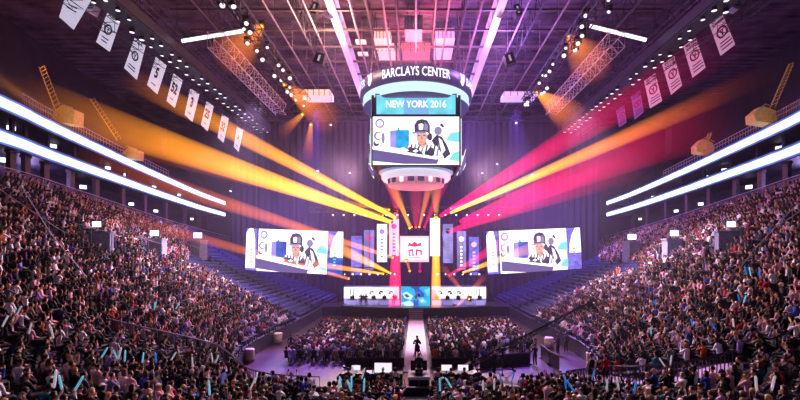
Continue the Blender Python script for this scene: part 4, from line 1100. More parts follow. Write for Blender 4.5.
# floor blocks
for side in (-1,1):
    y=36.4
    while y<53:
        x=1.55
        while x<10.6:
            if not(side>0 and y<39.5 and x>5.2 and random.random()<.9) and random.random()>.07:
                p=np.array((side*x+random.uniform(-.06,.06),y,0)); cands.append((p,Vector((-p[0]*.02,1)).normalized(),proj((p[0],y,1.2)),side))
            x+=.56
        y+=.92
inframe=[c for c in cands if -4<c[2][0]<804 and c[2][1]<404]
inframe.sort(key=lambda c:c[0][1])
NEAR=inframe[:276]; nearid={id(c) for c in NEAR}
FAR=[c for c in cands if id(c) not in nearid]

# near spectators -------------------------------------------------------------
used=set(); STICKS=[]
def area(px,py):
    if px<95: return 'in the outer white-banner corner'
    if px<215: return 'by the white-banner railing'
    if px<330: return 'below the violet floor corner'
    if px<404: return 'in front of the media tables'
    if px<440: return 'beside the camera riser'
    if px<560: return 'below the jib crane'
    if px<715: return 'by the pink-banner railing'
    return 'at the outer pink-banner corner'
SP={'rest':'hands in lap','lean':'leaning forward','arms_up':'both arms up','one_arm':'one arm up','chin':'hands at chin','folded':'arms folded','slouch':'slouching'}
seatlist=[]
for k,(p,f,q,side) in enumerate(NEAR):
    for tries in range(400):
        ti=rng.choice(len(TOPS),p=TOPW); hi=rng.choice(len(HAIRC),p=HAIRW)
        gear=rng.choice(['short','long','bun','cap','beanie','hood'],p=[.42,.24,.08,.14,.07,.05])
        pose=rng.choice(['rest','lean','arms_up','one_arm','chin','folded','slouch'],p=[.3,.15,.08,.09,.13,.12,.13])
        if gear in('cap','beanie'):
            gi=rng.choice(len(TOPS),p=TOPW); gn,gc=TOPS[gi][0],TOPS[gi][1]
        elif gear=='hood': gn,gc=TOPS[ti][0],TOPS[ti][1]
        else: gn,gc=HAIRC[hi][0],HAIRC[hi][1]
        hl=HLAB[gear]%gn.replace(' ','-') if gear!='hood' else 'hood up'
        short='spectator in %s top, %s, %s, %s'%(TOPS[ti][0].replace(' ','-'),hl,SP[pose],area(*q))
        if short not in used: used.add(short); break
    wl=short
    yaw=random.uniform(-.3,.3); ff=Vector((f.x*math.cos(yaw)-f.y*math.sin(yaw),f.x*math.sin(yaw)+f.y*math.cos(yaw)))
    o=person(Vector(p),ff,str(pose),TOPS[ti][1],str(gear),gc,wl,'spectators in the nearest rows',random.uniform(.95,1.05))
    if pose in('arms_up','one_arm') and random.random()<.32: STICKS.append((o,pose,wl))
def ishash():pass
# seats under the nearest rows
def seatmesh():
    mb=MB(); mb.box((0,-.02,.40),(.46,.42,.07)); mb.add([(-.22,-.26,.42),(.22,-.26,.42),(.20,-.36,.86),(-.20,-.36,.86),(-.22,-.22,.42),(.22,-.22,.42),(.20,-.31,.86),(-.20,-.31,.86)],[(0,3,2,1),(4,5,6,7),(3,7,6,2),(0,1,5,4),(0,4,7,3),(1,2,6,5)])
    for s in (-1,1): mb.box((s*.22,-.1,.2),(.05,.3,.4))
    return mb
s0=seatmesh().build('seat_source',M['seat']); sm=s0.data; bpy.data.objects.remove(s0)
def seat(p,out,label,grp):
    o=bpy.data.objects.new('stadium_seat',sm); C.objects.link(o); o.location=p; o.rotation_euler=(0,0,math.atan2(-out.x,out.y)); tag(o,label,'seat',grp)
ev=[e for e in empties if 0<=e[2][0]<=800]; ev.sort(key=lambda e:e[0][1])
for p,out,q in ev[:300]:
    s_='white-banner' if p[0]<0 else 'pink-banner'
    seat(Vector(p),out,'empty dark blue stadium seat in the vacant block beside the stage, %s side'%s_,'empty seats of the vacant block, %s side'%s_)
def stuffmesh(name,vs,fs_list,mats,cols=None):
    me=bpy.data.meshes.new(name); nv=len(vs); me.vertices.add(nv); me.vertices.foreach_set('co',vs.astype(np.float32).ravel())
    tot=sum(len(f) for f in fs_list); starts=[];idx=[];n=0
    loops=np.concatenate([f.ravel() for f in fs_list]); ls=np.concatenate([np.full(len(f),f.shape[1]) for f in fs_list]); st_=np.r_[0,np.cumsum(ls)[:-1]]
    me.loops.add(len(loops)); me.loops.foreach_set('vertex_index',loops.astype(np.int32)); me.polygons.add(tot); me.polygons.foreach_set('loop_start',st_.astype(np.int32))
    for m in mats: me.materials.append(m)
    me.update(calc_edges=True); me.validate()
    if cols is not None:
        a=me.color_attributes.new('col','FLOAT_COLOR','POINT'); a.data.foreach_set('color',np.c_[cols,np.ones(len(cols))].astype(np.float32).ravel())
    o=bpy.data.objects.new(name,me); C.objects.link(o); return o
def instmesh(vs,faces,places):
    """faces all quads; places: list (loc, angle, scale)"""
    vs=np.array(vs); n=len(places); L=np.array([p[0] for p in places]); A=np.array([p[1] for p in places]); S=np.array([p[2] for p in places])
    c,s=np.cos(A)[:,None],np.sin(A)[:,None]; x,y,z=vs[:,0],vs[:,1],vs[:,2]
    X=(x*c-y*s)*S[:,None]+L[:,0:1]; Y=(x*s+y*c)*S[:,None]+L[:,1:2]; Z=z[None]*S[:,None]+L[:,2:3]
    V=np.stack([X,Y,Z],2).reshape(-1,3); Fq=(np.array(faces)[None]+(np.arange(n)*len(vs))[:,None,None]).reshape(-1,len(faces[0])); return V,Fq
rest=ev[300:]+[e for e in empties if not 0<=e[2][0]<=800]
if rest:
    mb=seatmesh(); V,Fq=instmesh(mb.v,mb.f,[(p,math.atan2(-o.x,o.y),1.) for p,o,q in rest])
    o=stuffmesh('stadium_seating',V,[Fq],[M['seat']]); tag(o,'farther rows of vacant dark blue seats beside the stage','seats',None,'stuff')

# far crowd -------------------------------------------------------------------
def lp(pose):
    mb=MB()  # material index = colour id 0 skin 1 top 2 hair 3 trousers ; quads only
    def ring(c,rx,ry,n=6): return [(c[0]+rx*math.cos(2*PI*k/n),c[1]+ry*math.sin(2*PI*k/n),c[2]) for k in range(n)]
    def loft(rings,mi):
        n=len(rings[0]); vs=[p for r in rings for p in r]; fs=[]
        for i in range(len(rings)-1):
            for k in range(n): fs.append((i*n+k,i*n+(k+1)%n,(i+1)*n+(k+1)%n,(i+1)*n+k))
        mb.add(vs,fs,mi)
    ln=.25 if pose==1 else 0.
    up=.0
    loft([ring((0,-.0,.42),.19,.14),ring((0,-.02+ln*.2,.70),.18,.13),ring((0,-.03+ln*.5,.95),.24,.13),ring((0,-.02+ln*.55,1.04),.16,.09),ring((0,ln*.55,1.08),.05,.05)],1)
    hy=.02+ln*.7; hz=1.235
    loft([ring((0,hy-.01,1.06),.05,.05),ring((0,hy,hz-.08),.07,.075),ring((0,hy+.01,hz),.095,.105),ring((0,hy,hz+.09),.075,.085),ring((0,hy,hz+.13),.01,.01)],0)
    loft([ring((0,hy-.045,hz-.07),.09,.075),ring((0,hy-.03,hz+.02),.11,.10),ring((0,hy-.015,hz+.10),.095,.105),ring((0,hy-.005,hz+.15),.02,.02)],2)
    for s in (-1,1):
        if pose==2: J=[(s*.22,-.02,1.0),(s*.34,.08,1.12),(s*.26,.14,1.40),(s*.25,.15,1.5)]
        elif pose==3 and s>0: J=[(s*.22,-.02,1.0),(s*.36,.1,1.05),(s*.30,.16,1.33),(s*.30,.17,1.42)]
        elif pose==4: J=[(s*.22,0,1.0),(s*.24,.22,.82),(s*.05,.24,1.04),(s*.03,.22,1.12)]
        else: J=[(s*.22,-.02+ln*.4,1.0),(s*.27,.06+ln*.4,.74),(s*.12,.28+ln*.4,.66),(s*.07,.36+ln*.4,.66)]
        for i in range(2):
            a,b2=Vector(J[i]),Vector(J[i+1]); m_=MB().tube([a,b2],[.055-.01*i,.048-.01*i],4,cap=False); mb.add(m_.v,m_.f,1)
        m_=MB().tube([J[2],J[3]],[.042,.03],4,cap=False); mb.add(m_.v,m_.f,0)
        m_=MB().tube([(s*.1,.05,.46),(s*.13,.45,.5),(s*.13,.45,.06)],[.09,.07,.05],4,cap=False); mb.add(m_.v,m_.f,3)
        m_=MB().tube([(s*.13,.42,.04),(s*.13,.6,.03)],[.05,.04],4,cap=False); mb.add(m_.v,m_.f,3)
    cid=np.zeros(len(mb.v),int)
    for f,mi in zip(mb.f,mb.mi):
        for i in f: cid[i]=mi
    return mb.v,mb.f,cid
allV=[];allF=[];allC=[];base=0
TC=np.array([pal(t[1]) for t in TOPS]); HCl=np.array([pal(t[1]) for t in HAIRC]); SKN=np.array(SKIN)
grp={k:[] for k in range(5)}
for c in FAR: grp[int(rng.choice(5,p=[.46,.17,.10,.12,.15]))].append(c)
for k,L in grp.items():
    v,f,cid=lp(k); pl=[]
    for p,fd,q,side in L: pl.append((p+np.array((random.uniform(-.05,.05),random.uniform(-.05,.05),random.uniform(-.03,.03))),math.atan2(-fd.x,fd.y)+random.uniform(-.5,.5),random.uniform(.94,1.06)))
    V,Fq=instmesh(v,f,pl); n=len(L)
    tc=TC[rng.choice(len(TOPS),n,p=TOPW)]; hc=HCl[rng.choice(len(HAIRC),n,p=HAIRW)]; capm=rng.random(n)<.16; hc[capm]=TC[rng.choice(len(TOPS),capm.sum(),p=TOPW)]
    skc=SKN[rng.choice(6,n,p=[.3,.25,.2,.12,.08,.05])]; tr=np.array([pal(x) for x in ('#15151c','#1d2436','#2a2622')])[rng.choice(3,n)]
    four=np.stack([skc,tc,hc,tr],1); cols=four[:,cid,:].reshape(-1,3)
    allV.append(V); allF.append(Fq+base); allC.append(cols); base+=len(V)
o=stuffmesh('crowd',np.concatenate(allV),allF,[M['crowd']],np.concatenate(allC)); tag(o,'dense seated audience filling the tiers and floor beyond the nearest rows','crowd',None,'stuff')
print('NEAR',len(NEAR),'FAR',len(FAR),'EMPTY',len(ev),len(rest))

# inflatable sticks ------------------------------------------------------------
M['stick_w']=mat('white_inflatable',(.9,.9,.95),.3,emit=(.9,.9,1.),estr=.25); M['stick_c']=mat('cyan_inflatable',(.25,.75,.9),.3,emit=(.2,.75,1.),estr=.4); M['stick_b']=mat('blue_inflatable',(.05,.2,.8),.3,emit=(.05,.3,1.),estr=.35)  # plastic is unlit itself; its glow stands for light on it
stm={}
for k in ('w','c','b'):
    mb=MB(); mb.lathe([(0,-.06),(.02,-.05),(.034,-.02),(.037,.08),(.037,.36),(.03,.42),(.012,.45),(0,.455)],n=8); t_=mb.build('stick_source',M['stick_'+k],None,True); stm[k]=t_.data; bpy.data.objects.remove(t_)
SN={'w':'white','c':'cyan','b':'blue'}
def stick(p,tilt,k,label,grp,sc=1.):
    o=bpy.data.objects.new('inflatable_stick',stm[k]); C.objects.link(o); o.location=p; o.rotation_euler=tilt; o.scale=(sc,)*3; tag(o,label,'cheering stick',grp)
bpy.context.view_layer.update()
for o,pose,wl in STICKS:
    k=random.choice('wwccb'); _,_,_,_,LW,RW=POSES[pose]
    for w_,s in ((LW,-1),(RW,1)):
        if pose=='one_arm' and s<0: continue
        p=o.matrix_world@(Vector(w_)+Vector((0,.02,.1)))
        stick(p,(random.uniform(-.4,.2),s*random.uniform(.0,.5),random.uniform(0,1)),k,'%s inflatable stick raised by %s top spectator, %s'%(SN[k],wl.split(' in ')[1].split(' top')[0],wl.split(', ')[-1]),'sticks raised by '+wl)
far_st=[(150,306,'c'),(155,362,'b'),(167,360,'w'),(185,371,'w'),(56,341,'w'),(150,311,'c'),(172,309,'c'),(655,306,'b'),(652,310,'b'),(717,329,'b'),(737,305,'b'),(738,307,'c'),(686,333,'b'),(650,335,'c'),(727,332,'w'),(345,378,'w'),(350,380,'w'),(357,379,'w'),(332,390,'w'),(440,390,'c'),(447,391,'c'),(565,388,'b'),(568,389,'b'),(362,396,'c'),(350,396,'c'),(748,276,'c'),(742,278,'b'),(755,280,'b'),(206,366,'w'),(210,365,'w'),(45,382,'w'),(118,358,'w'),(520,352,'w'),(205,396,'c')]
pool=sorted(FAR+NEAR,key=lambda c:c[0][1]); P2d=np.array([(c[2][0],c[2][1]) for c in pool])
for px,py,k in far_st:
    i=int(np.argmin(((P2d-np.array((px,py)))**2).sum(1))); p=pool[i][0]; g=area(px,py) if py>350 else ('in the white-banner side stand' if px<416 else 'in the pink-banner side stand')
    stick(Vector((p[0]+.22,p[1]+.1,p[2]+1.3)),(random.uniform(-.4,.3),random.uniform(-.6,.6),0),k,'%s inflatable stick waved above the heads %s'%(SN[k],g),'%s sticks %s'%(SN[k],g),1.15)

# people of the floor and stage -----------------------------------------------
def stander(px,py,pose,top,gear,gc,label,facing=(0,1),z=0.,d=None):
    d=d if d else F*(EYE-z)/(py-HY); p=at(px,py,d); p.z=z; return person(p,Vector(facing).normalized(),pose,top,gear,gc,label)
stander(291,354,'stand','#1b1a22','cap','#141318','person in dark clothes standing at the outer rear corner of the floor seats')
stander(297,355,'stand_work','#7b6a68','short','#22140e','person in tan jacket standing behind the floor seats by the violet floor',(.3,1))
stander(304,355,'stand','#2a2433','short','#0d0b0c','person in charcoal top standing behind the floor seats, third from the corner',(-.4,1))
stander(380,362,'stand','#c9b4a2','short','#22140e','person in cream jacket standing by the walkway at the rear of the floor seats')
stander(386,363,'stand_work','#4a4f86','short','#0d0b0c','person in bluish shirt standing by the walkway beside the cream jacket')
stander(267,395,'stand','#d8d2da','long','#22140e','person with white top standing at the railing before the violet floor',d=29.5,z=.0) if False else None
stander(558,355,'stand_work','#1b1a22','beanie','#141318','stage hand in black standing behind the barrier near the jib arm',(-.6,.8))
stander(566,352,'stand','#4b3a36','short','#22140e','stage hand in brown top standing behind the barrier beside the one in black',(-.2,1))
_,_,_,pq_=stand_hit(591,387,1); sq_=person(Vector(pq_)+Vector((0,0,.1)),Vector((-.3,.9)),'stand','#f0e8f0','short','#22140e','steward in white shirt and dark vest standing at the end of the curved railing',None,1.08)
_,_,_,pq_=stand_hit(606,386,1); person(Vector(pq_)+Vector((0,0,.1)),Vector((-.3,.9)),'stand','#b01220','short','#0d0b0c','person in red top standing next to the steward at the curved railing')
vb=MB(); vb.lathe([(.155,1.02),(.17,1.2),(.185,1.36),(.15,1.46)],(0,-.015,0),14,sy=.86); vs_=vb.build('vest',M['black'],None,True); vs_.parent=sq_
stander(535,366,'stand_work','#241f2c','short','#0d0b0c','person in dark top standing behind the jib crane tripod',(-.4,1))
for px,top,l in ((361,'#20141c','first'),(366,'#3a1420','second')):
    stander(px,304,'stand',top,'short','#0d0b0c','presenter standing before the long white LED wall, %s of the pair'%l,(0,-1),z=1.45,d=63.6)
stander(393.5,305,'stand','#8a1226','short','#0d0b0c','presenter in red standing in the vertical red beam',(0,-1),z=1.45,d=63.4)
for (x,y,s_,i) in desk_spots:
    person(Vector((x,y+.62,1.45)),Vector((0,-1)),'rest',['#e6dfe6','#16203f'][s_>0],'short',['#0d0b0c','#22140e'][i%2],'player in %s top at the %s desk from the cyan screen, %s half'%(['white','navy'][s_>0],ordn[i],['white-banner','pink-banner'][s_>0]))
    t_=thing('gaming_chair','black chair under the player at the %s desk from the cyan screen, %s half'%(ordn[i],['white-banner','pink-banner'][s_>0]),'chair',(x,y+.66,1.45))
    MB().box((x,y+.64,1.45+.40),(.46,.46,.09)).build('seat',M['black'],t_); MB().box((x,y+.93,1.45+.82),(.44,.09,.8)).build('backrest',M['black'],t_)
    mb=MB(); mb.tube([(x,y+.66,1.5),(x,y+.66,1.82)],.035,6); mb.build('column_stem',M['steel'],t_)
    mb=MB(); 
    for k in range(5): mb.tube([(x,y+.66,1.5),(x+.28*math.cos(k*1.256),y+.66+.28*math.sin(k*1.256),1.48)],.025,4)
    mb.build('foot_base',M['steel'],t_)

# floor furniture --------------------------------------------------------------
o=struct('floor_walkway',MB().box((0,47,.03),(1.9,27,.06)),M['carpet'])
def bin_(px,py,label):
    d=F*EYE/(py-HY); p=at(px,py,d); t_=thing('litter_bin',label,'bin',p)
    MB().lathe([(.0,0),(.34,0),(.40,.05),(.42,.9),(.40,.95)],p,16).build('barrel',M['beige'],t_,True); MB().lathe([(.43,.92),(.44,1.0),(.36,1.1),(.16,1.14),(.16,1.1)],p,16).build('lid',M['beige'],t_,True)
    MB().lathe([(.425,.1),(.43,.12),(.43,.18),(.425,.2)],p,16).build('base_band',M['steel'],t_)
bin_(249,362,'tall beige covered bin against the barrier at the violet floor corner'); bin_(278,344,'tall beige covered bin farther along the barrier, white-banner side'); bin_(549,349,'tall beige bin behind the barrier near the jib arm tip' ); bin_(592,366,'tall beige bin at the stand wall near the steward')
# barrier panels on the floor
def barrier(pts,label,solid=True,h=1.15):
    P=[]
    for px,py in pts: d=F*EYE/(py-HY); P.append(at(px,py,d))
    t_=thing('crowd_barrier',label,'barrier',P[0])
    mb=MB(); mb.grid([[p for p in P],[p+Vector((0,0,h*.96)) for p in P]]); mb.build('panel',M['dasher'],t_)
    mb=MB(); mb.tube([p+Vector((0,0,h)) for p in P],.05,5); mb.build('top_rail',M['rail'],t_)
    mb=MB()
    for i in range(len(P)-1):
        n=max(int((P[i+1]-P[i]).length/1.2),1)
        for k in range(n+1): p=P[i].lerp(P[i+1],k/n); mb.box(p+Vector((0,0,.05)),(.25,.5,.08)); mb.tube([p,p+Vector((0,0,h))],.03,4)
    mb.build('support_frame',M['rail'],t_)
barrier(((541,358),(549,365),(559,371)),'dark solid barrier running between the floor and the violet aisle, beside the jib')
barrier(((480,369),(505,366),(530,364)),'low dark barrier panels behind the jib crane tripod',h=.9)
barrier(((345,367),(375,366.5),(404,367)),'low dark barrier behind the floor seats on the white-banner side of the walkway',h=.7)
barrier(((432,367),(455,366.5),(468,367)),'low dark barrier behind the floor seats on the pink-banner side of the walkway',h=.7)
def barrail(pts,label):
    P=[at(px,py,d) for px,py,d in pts]; t_=thing('bar_railing',label,'railing',P[0])
    mb=MB(); mb.tube([p+Vector((0,0,1.1)) for p in P],.05,5); mb.tube([p+Vector((0,0,.1)) for p in P],.04,5); mb.build('rail',M['rail'],t_); mb=MB()
    for i in range(len(P)-1):
        n=int((P[i+1]-P[i]).length/.22)
        for k in range(n): p=P[i].lerp(P[i+1],k/n); mb.tube([p+Vector((0,0,.1)),p+Vector((0,0,1.1))],.025,3)
    mb.build('bar_grating',M['rail'],t_)
def rail_at(t0,t1,side,label):
    P=[Vector(bowl(t,0,side))+Vector((0,0,.05)) for t in np.linspace(t0,t1,8)]; t_=thing('bar_railing',label,'railing',P[0])
    mb=MB(); mb.tube([p+Vector((0,0,1.0)) for p in P],.05,5); mb.build('rail',M['rail'],t_); mb=MB()
    for i in range(7):
        n=max(int((P[i+1]-P[i]).length/.22),1)
        for k in range(n): p=P[i].lerp(P[i+1],k/n); mb.tube([p,p+Vector((0,0,1.0))],.022,3)
    mb.build('bar_grating',M['rail'],t_)
rail_at(1.1,2.9,-1,'dark bar railing rounding the violet floor corner on the white-banner side'); rail_at(1.2,2.8,1,'dark bar railing rounding the floor corner below the jib crane')

# media tables with monitors
def media_table(x0,x1,y,label,items):
    c=Vector(((x0+x1)/2,y,0)); t_=thing('media_table',label,'table',c); w_=x1-x0
    MB().box(c+Vector((0,0,.74)),(w_,.75,.05)).build('tabletop',M['black'],t_); MB().box(c+Vector((0,-.36,.36)),(w_,.03,.7)).build('front_drape',M['drape'],t_)
    for a in (-1,1):
        for b2 in (-1,1): MB().box(c+Vector((a*(w_/2-.08),b2*.3,.36)),(.05,.05,.72)).build('leg',M['steel'],t_)
    for fx,wd,kind,l in items:
        p=c+Vector((fx*w_/2,0,.765))
        if kind=='m':
            m=thing('monitor',l,'monitor',p); MB().box(p+Vector((0,0,.34)),(wd,.05,wd*.56)).build('casing',M['black'],m); MB().poly([p+Vector((x*wd*.47,-.03,.34+z*wd*.26)) for x,z in ((-1,-1),(1,-1),(1,1),(-1,1))]).build('picture',M['paper_glow'],m); MB().box(p+Vector((0,.04,.08)),(.05,.04,.2)).build('stand',M['black'],m); MB().box(p+Vector((0,.04,.01)),(.26,.18,.02)).build('foot',M['black'],m)
        else:
            m=thing('paper_sheet',l,'paper',p); mb=MB(); mb.grid([[p+Vector((x*wd/2,v*.2,.01+.05*(v+1)+.01*x*x)) for x in (-1,-.3,.3,1)] for v in (-1,0,1)]); mb.build('sheet',M['paper'],m)
M['paper_glow']=emat('monitor_glow',(.9,.82,.95),1.1)
media_table(-5.0,-.9,30.6,'long black media table on the white-banner side of the camera riser',[(-.55,.62,'m','bright monitor at the outer end of the white-banner side media table'),(.35,1.25,'m','wide bright monitor on the white-banner side media table, next to the riser'),(-.15,.5,'p','white paper lying between the two monitors of the media table')])
media_table(1.2,4.4,30.6,'long black media table on the jib crane side of the camera riser',[(-.45,.75,'m','bright monitor nearer the riser on the jib side media table'),(.25,.75,'m','bright monitor farther from the riser on the jib side media table'),(.8,.4,'p','white paper at the end of the jib side media table')])

MS=[(-4.5,'#141318','short','#0d0b0c','media worker in black seated at the outer end of the white-banner side table'),(-3.3,'#1a3fb0','short','#22140e','media worker in blue seated before the smaller monitor, white-banner side'),(-2.2,'#2e2b33','cap','#141318','media worker in charcoal with cap seated between the white-banner side monitors'),(-1.35,'#f2ebf2','long','#22140e','media worker in white seated next to the riser, white-banner side'),
(1.45,'#e4aebe','long','#45291a','media worker in pale pink seated next to the riser, jib side'),(2.3,'#141318','short','#0d0b0c','media worker in black seated between the jib side monitors'),(3.2,'#4a2a2a','short','#22140e','media worker in brown seated before the farther jib side monitor'),(4.1,'#141318','beanie','#2e2b33','media worker in black with knit hat seated at the jib side table end')]
for x,tc,g,gc,l in MS:
    person(Vector((x,29.55,0)),Vector((random.uniform(-.2,.2),1)),random.choice(['rest','lean','slouch']),tc,g,gc,l)
    fc=thing('folding_chair','folding chair under the '+l.split(' seated')[0]+', '+l.split('seated ')[1].replace('at the ','').replace('before the ','by the ').replace('white-banner side table','white-banner table').replace('jib side table','jib table'),'chair',(x,29.5,0)); p=Vector((x,29.5,0))
    MB().box(p+Vector((0,0,.40)),(.42,.4,.04)).build('seat',M['black'],fc); MB().box(p+Vector((0,-.23,.72)),(.42,.04,.26)).build('backrest',M['black'],fc)
    for s in (-1,1):
        MB().tube([p+Vector((s*.2,-.24,.85)),p+Vector((s*.2,.2,0))],.015,5).build('leg',M['steel'],fc); MB().tube([p+Vector((s*.19,.15,.42)),p+Vector((s*.19,-.24,0))],.015,5).build('leg',M['steel'],fc)
# camera riser, camera, operators
d=27.; a=at(408,377,d); b2=at(430,366,d); zt=a.z; c=Vector((at(419,377,d).x,d+.9,zt))
base=1.45
t_=thing('camera_riser','grey topped camera riser on dark legs in the gap of the nearest rows','platform',(c.x,c.y,base))
w_=b2.x-a.x
MB().box(c+Vector((0,0,-.05)),(w_,1.9,.1)).build('platform_top',mat('riser_top',(.4,.36,.44),.6),t_)
MB().box(c+Vector((0,-.93,-.09)),(w_+.04,.05,.16)).build('edge_trim',M['pale_steel'],t_)
for x in (-1,0,1):
    for y in (-1,1): MB().box(Vector((c.x+x*(w_/2-.06),c.y+y*.85,(zt+.0)/2-.05)),(.07,.07,zt-.1)).build('leg',M['rail'],t_)
mb=MB(); mb.tube([(c.x-w_/2,c.y-.85,.5),(c.x+w_/2,c.y-.85,.5)],.03,5); mb.build('cross_brace',M['rail'],t_)
MB().box(Vector((c.x,c.y+.85,zt*.5)),(w_,.04,zt*.9)).build('rear_drape',M['black'],t_)
cm_=thing('broadcast_camera','black broadcast camera with a broad hood standing on the riser before its seated operator','camera',c)
mb=MB()
for k in range(3): mb.tube([c+Vector((0,.55,.55)),c+Vector((.34*math.cos(k*2.09+.5),.55+.3*math.sin(k*2.09+.5),.01))],.03,5)
mb.build('tripod_stand',M['black'],cm_)
MB().box(c+Vector((0,.5,.68)),(.42,.62,.36)).build('camera_body',M['black'],cm_); MB().lathe([(.0,0),(.13,.0),(.14,.1),(.17,.34),(.16,.36),(0,.35)],(0,0,0),12).build('lens',M['black'],cm_).matrix_world=Matrix.Translation(c+Vector((0,.8,.68)))@Matrix.Rotation(-PI/2,4,'X')
MB().box(c+Vector((0,.22,.42)),(1.02,.08,.62)).build('monitor_hood',M['black'],cm_)
for s in (-1,1): MB().tube([c+Vector((s*.2,.3,.62)),c+Vector((s*.34,-.02,.5))],.02,5).build('pan_handle',M['steel'],cm_)
person(c+Vector((0,-.42,-.0)),Vector((0,1)),'chin','#17161c','short','#8f8a90','grey haired camera operator in black seated on the riser behind the camera')
MB_case=thing('equipment_case','black equipment case on the riser under the seated operator','case',c+Vector((0,-.5,0)))
cc=c+Vector((.0,-.5,.0)); MB().box(cc+Vector((0,0,.18)),(.44,.36,.36)).build('case_body',M['black'],MB_case); MB().box(cc+Vector((0,.0,.38)),(.46,.38,.05)).build('case_lid',M['steel'],MB_case); MB().box(cc+Vector((0,-.2,.25)),(.14,.03,.03)).build('handle',M['pale_steel'],MB_case)
wp=Vector((0.08,37.4,.06)); person(wp,Vector((.1,1)),'stand_work','#15141a','short','#0d0b0c','walkway camera operator in black standing on the pale walkway between the floor seats',None,1.12)
t_=thing('walkway_camera','camera on a black tripod in front of the operator on the pale walkway','camera',wp+Vector((0,.6,0)))
p=wp+Vector((.05,.75,0)); mb=MB()
for k in range(3): mb.tube([p+Vector((0,0,1.25)),p+Vector((.42*math.cos(k*2.09+.5),.42*math.sin(k*2.09+.5),.0))],.03,5)
mb.build('tripod',M['black'],t_); MB().box(p+Vector((0,-.05,1.42)),(.24,.6,.26)).build('camera_body',M['black'],t_); MB().box(p+Vector((0,.4,1.42)),(.2,.3,.2)).build('lens_hood',M['black'],t_)
MB().box(p+Vector((0,-.0,.75)),(.4,.06,.5)).build('weight_bag',M['drape'],t_)

# jib crane
pv=at(503,349,33.5); tip=at(592,303,34.5); tail=at(470,366,33.2)
t_=thing('jib_crane','long dark camera jib crane tilted up over the floor barrier','camera crane',(pv.x,pv.y,0))
mb=lattice(tail,tip,.26,26,.035); mb.build('boom',M['black'],t_)
mb=MB(); mb.tube([tail+Vector((0,0,.2)),tip+Vector((0,0,.14))],.05,5); mb.build('tie_tube',M['black'],t_)
mb=MB(); dv=(tip-tail).normalized()
mb.box(tail-dv*.1,(.5,.5,.5),rot=dv.to_track_quat('X','Z').to_matrix()); mb.build('counterweight',M['black'],t_)
mb=MB(); mb.tube([tail+Vector((0,0,0)),tail+Vector((-.4,-.2,-.05))],.03,4); mb.build('control_handle',M['steel'],t_)
mb=MB(); mb.tube([(pv.x,pv.y,.95),pv],.09,8); mb.box(pv,(.35,.35,.25)); mb.build('pivot_head',M['black'],t_)
for k in range(3):
    mb=MB(); q=Vector((pv.x+.95*math.cos(k*2.09+.3),pv.y+.95*math.sin(k*2.09+.3),.1)); mb.tube([(pv.x,pv.y,1.05),q],.045,5); mb.tube([(pv.x,pv.y,.3),q],.03,5); mb.box(q-Vector((0,0,.04)),(.2,.2,.1)); mb.build('leg',M['black'],t_)
mb=MB(); mb.box(tip+Vector((.05,0,-.35)),(.3,.45,.25)); mb.tube([tip,tip+Vector((.05,0,-.3))],.05,5); mb.lathe([(0,0),(.09,0),(.1,.2)],tip+Vector((.05,.25,-.35)),8); mb.build('camera_head',M['black'],t_)
stander(494,374,'stand_work','#1a1920','cap','#141318','jib operator in black with cap standing by the crane counterweight',(1,.3))

# aisle handrails in the stands
def aisle_rail(side,t,s0,s1,label):
    P=[Vector(bowl(t,s,side)) for s in np.linspace(s0,s1,14)]; t_=thing('aisle_handrail',label,'handrail',P[0])
    mb=MB(); mb.tube([p+Vector((0,0,1.0)) for p in P],.03,5); mb.build('rail',M['pale_steel'],t_)
    mb=MB()
    for p in P[::3]: mb.tube([p,p+Vector((0,0,1.))],.035,4)
    mb.build('rail_post_grating',M['pale_steel'],t_)
for side,w_ in ((-1,'white-banner'),(1,'pink-banner')):
    pts=((20,198),(36,220),(53,245),(70,269),(86,291)) if side<0 else ((806,208),(792,222),(775,240),(758,260),(744,277))
    P=[Vector(stand_hit(px,py+6,side)[3]) for px,py in pts]; A_=[np.array(q) for q in P]; P=[Vector(cr(A_,t)) for t in np.linspace(0,4,17)]
    t_=thing('aisle_handrail','long thin aisle handrail slanting through the packed stand, %s side'%w_,'handrail',P[0])
    MB().tube([q+Vector((0,0,1.25)) for q in P],.035,5).build('rail',M['pale_steel'],t_)
    for q in P[::4]: MB().tube([q,q+Vector((0,0,1.25))],.03,4).build('post',M['pale_steel'],t_)
    aisle_rail(side,4.75,.70,.95,'short aisle handrail high in the stand, nearer the outer end, %s side'%w_)
# aisle steps
for side,nm in sides:
    for k,t in enumerate(AISLES[:7]):
        mb=MB(); cols=[]
        for r in range(NR):
            s=(r+.5)/NR; p=Vector(bowl(t,s,side)); p.z=bowl(t,r/NR,side)[2]; q=Vector(bowl(t,s+.02,side))-Vector(bowl(t,s-.02,side)); ang=math.atan2(q.y,q.x)
            L=q.xy.length/.04/NR
            mb.box(p+Vector((0,0,.06)),(L*.5,1.0,.12),rz=ang)
        struct('floor_%s_aisle_%d'%(nm,k+1),mb,M['fascia'])

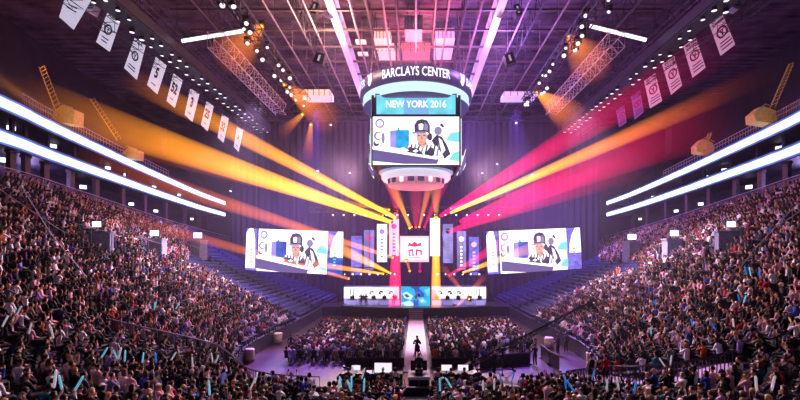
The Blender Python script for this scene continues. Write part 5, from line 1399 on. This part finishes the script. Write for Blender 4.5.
# ---------------------------------------------------------------- lights
def spot(loc,aim,power,col,size=60,blend=.8,rad=.6):
    l=bpy.data.lights.new('spot_lamp','SPOT'); l.energy=power; l.color=col; l.spot_size=math.radians(size); l.spot_blend=blend; l.shadow_soft_size=rad
    o=bpy.data.objects.new('spot_lamp',l); C.objects.link(o); o.location=loc; o.rotation_euler=(Vector(aim)-Vector(loc)).to_track_quat('-Z','Y').to_euler(); return o
def point(loc,power,col,rad=1.):
    l=bpy.data.lights.new('point_lamp','POINT'); l.energy=power; l.color=col; l.shadow_soft_size=rad
    o=bpy.data.objects.new('point_lamp',l); C.objects.link(o); o.location=loc; return o
LG=7.
for s_ in (-1,1):
    spot((s_*4,66,EYE+17),(s_*20,45,4),70000*LG,(1.,.66,.86),52,1.,1.)
    spot((s_*20,58,EYE+20),(s_*25,50,6),14000*LG,(.95,.72,1.),60,1.,1.)
    spot((s_*8,62,EYE+12),(s_*16,22,4),17000*LG,(1.,.62,.72),56,1.,1.)
    spot((s_*13,60,EYE+20),(s_*10.3,37.0,0),260000,(.24,.09,1.),18,.7,.6); spot((s_*7,36,EYE+19),(s_*6,47,0),36000,(1.,.72,.9),46,.8,.8)  # second spot added to brighten the floor audience
    spot((s_*12,72,EYE+12),(s_*36,88,8),16000,(.3,.28,1.),70,1.,1.)
    point((s_*26,76,EYE+6),5500,(.28,.2,.9),3)
    point((s_*40,46,EYE+7.5),900,(.5,.35,.9),1)
    spot((s_*17,52,EYE+18),(s_*15,25,1.5),14000,(.5,.3,1.),16,.6,.6)
spot((0,72,EYE+16),(0,44,0),70000,(1.,.72,.88),36,1.,1.)
spot((0,72,EYE+14),(0,44,0),40000,(1.,.8,.95),9,.5,.4)
spot((0,33,EYE+17),(0,13,3),32000,(1.,.74,.86),60,.8,1.)  # added fill to brighten the nearest rows, no fitting built
point((0,57,EYE+25),11000,(1.,.14,.2),2); point((-10,54,EYE+25.5),8000,(1.,.55,.36),2); point((10,56,EYE+25.5),8000,(.5,.25,1.),2)
point((-8,76,EYE+21),5000,(.6,.25,.5),2); point((8,76,EYE+21),6000,(.4,.22,1.),2)
point((-40,50,EYE+18),2000,(1.,.35,.08),2); point((40,52,EYE+18),500,(.8,.15,.3),2)
for s_ in (-1,1): point((s_*9,74,EYE+1),5000,(.35,.2,1.),1.); point((s_*4.5,73,EYE+3),2500,(1.,.15,.45),1.)  # fill points added to tint the air around the stage
hz=bpy.data.materials.new('haze'); hz.use_nodes=True; nt=hz.node_tree; nt.nodes.remove(nt.nodes['Principled BSDF'])
vs=nt.nodes.new('ShaderNodeVolumeScatter'); vs.inputs['Color'].default_value=(.8,.65,1.,1); vs.inputs['Density'].default_value=.0013; vs.inputs['Anisotropy'].default_value=.2
nt.links.new(vs.outputs[0],nt.nodes['Material Output'].inputs['Volume'])
o=MB().box((0,53,19),(66,57,34)).build('haze',hz); tag(o,'thin violet stage haze filling the air of the hall','haze',None,'stuff')
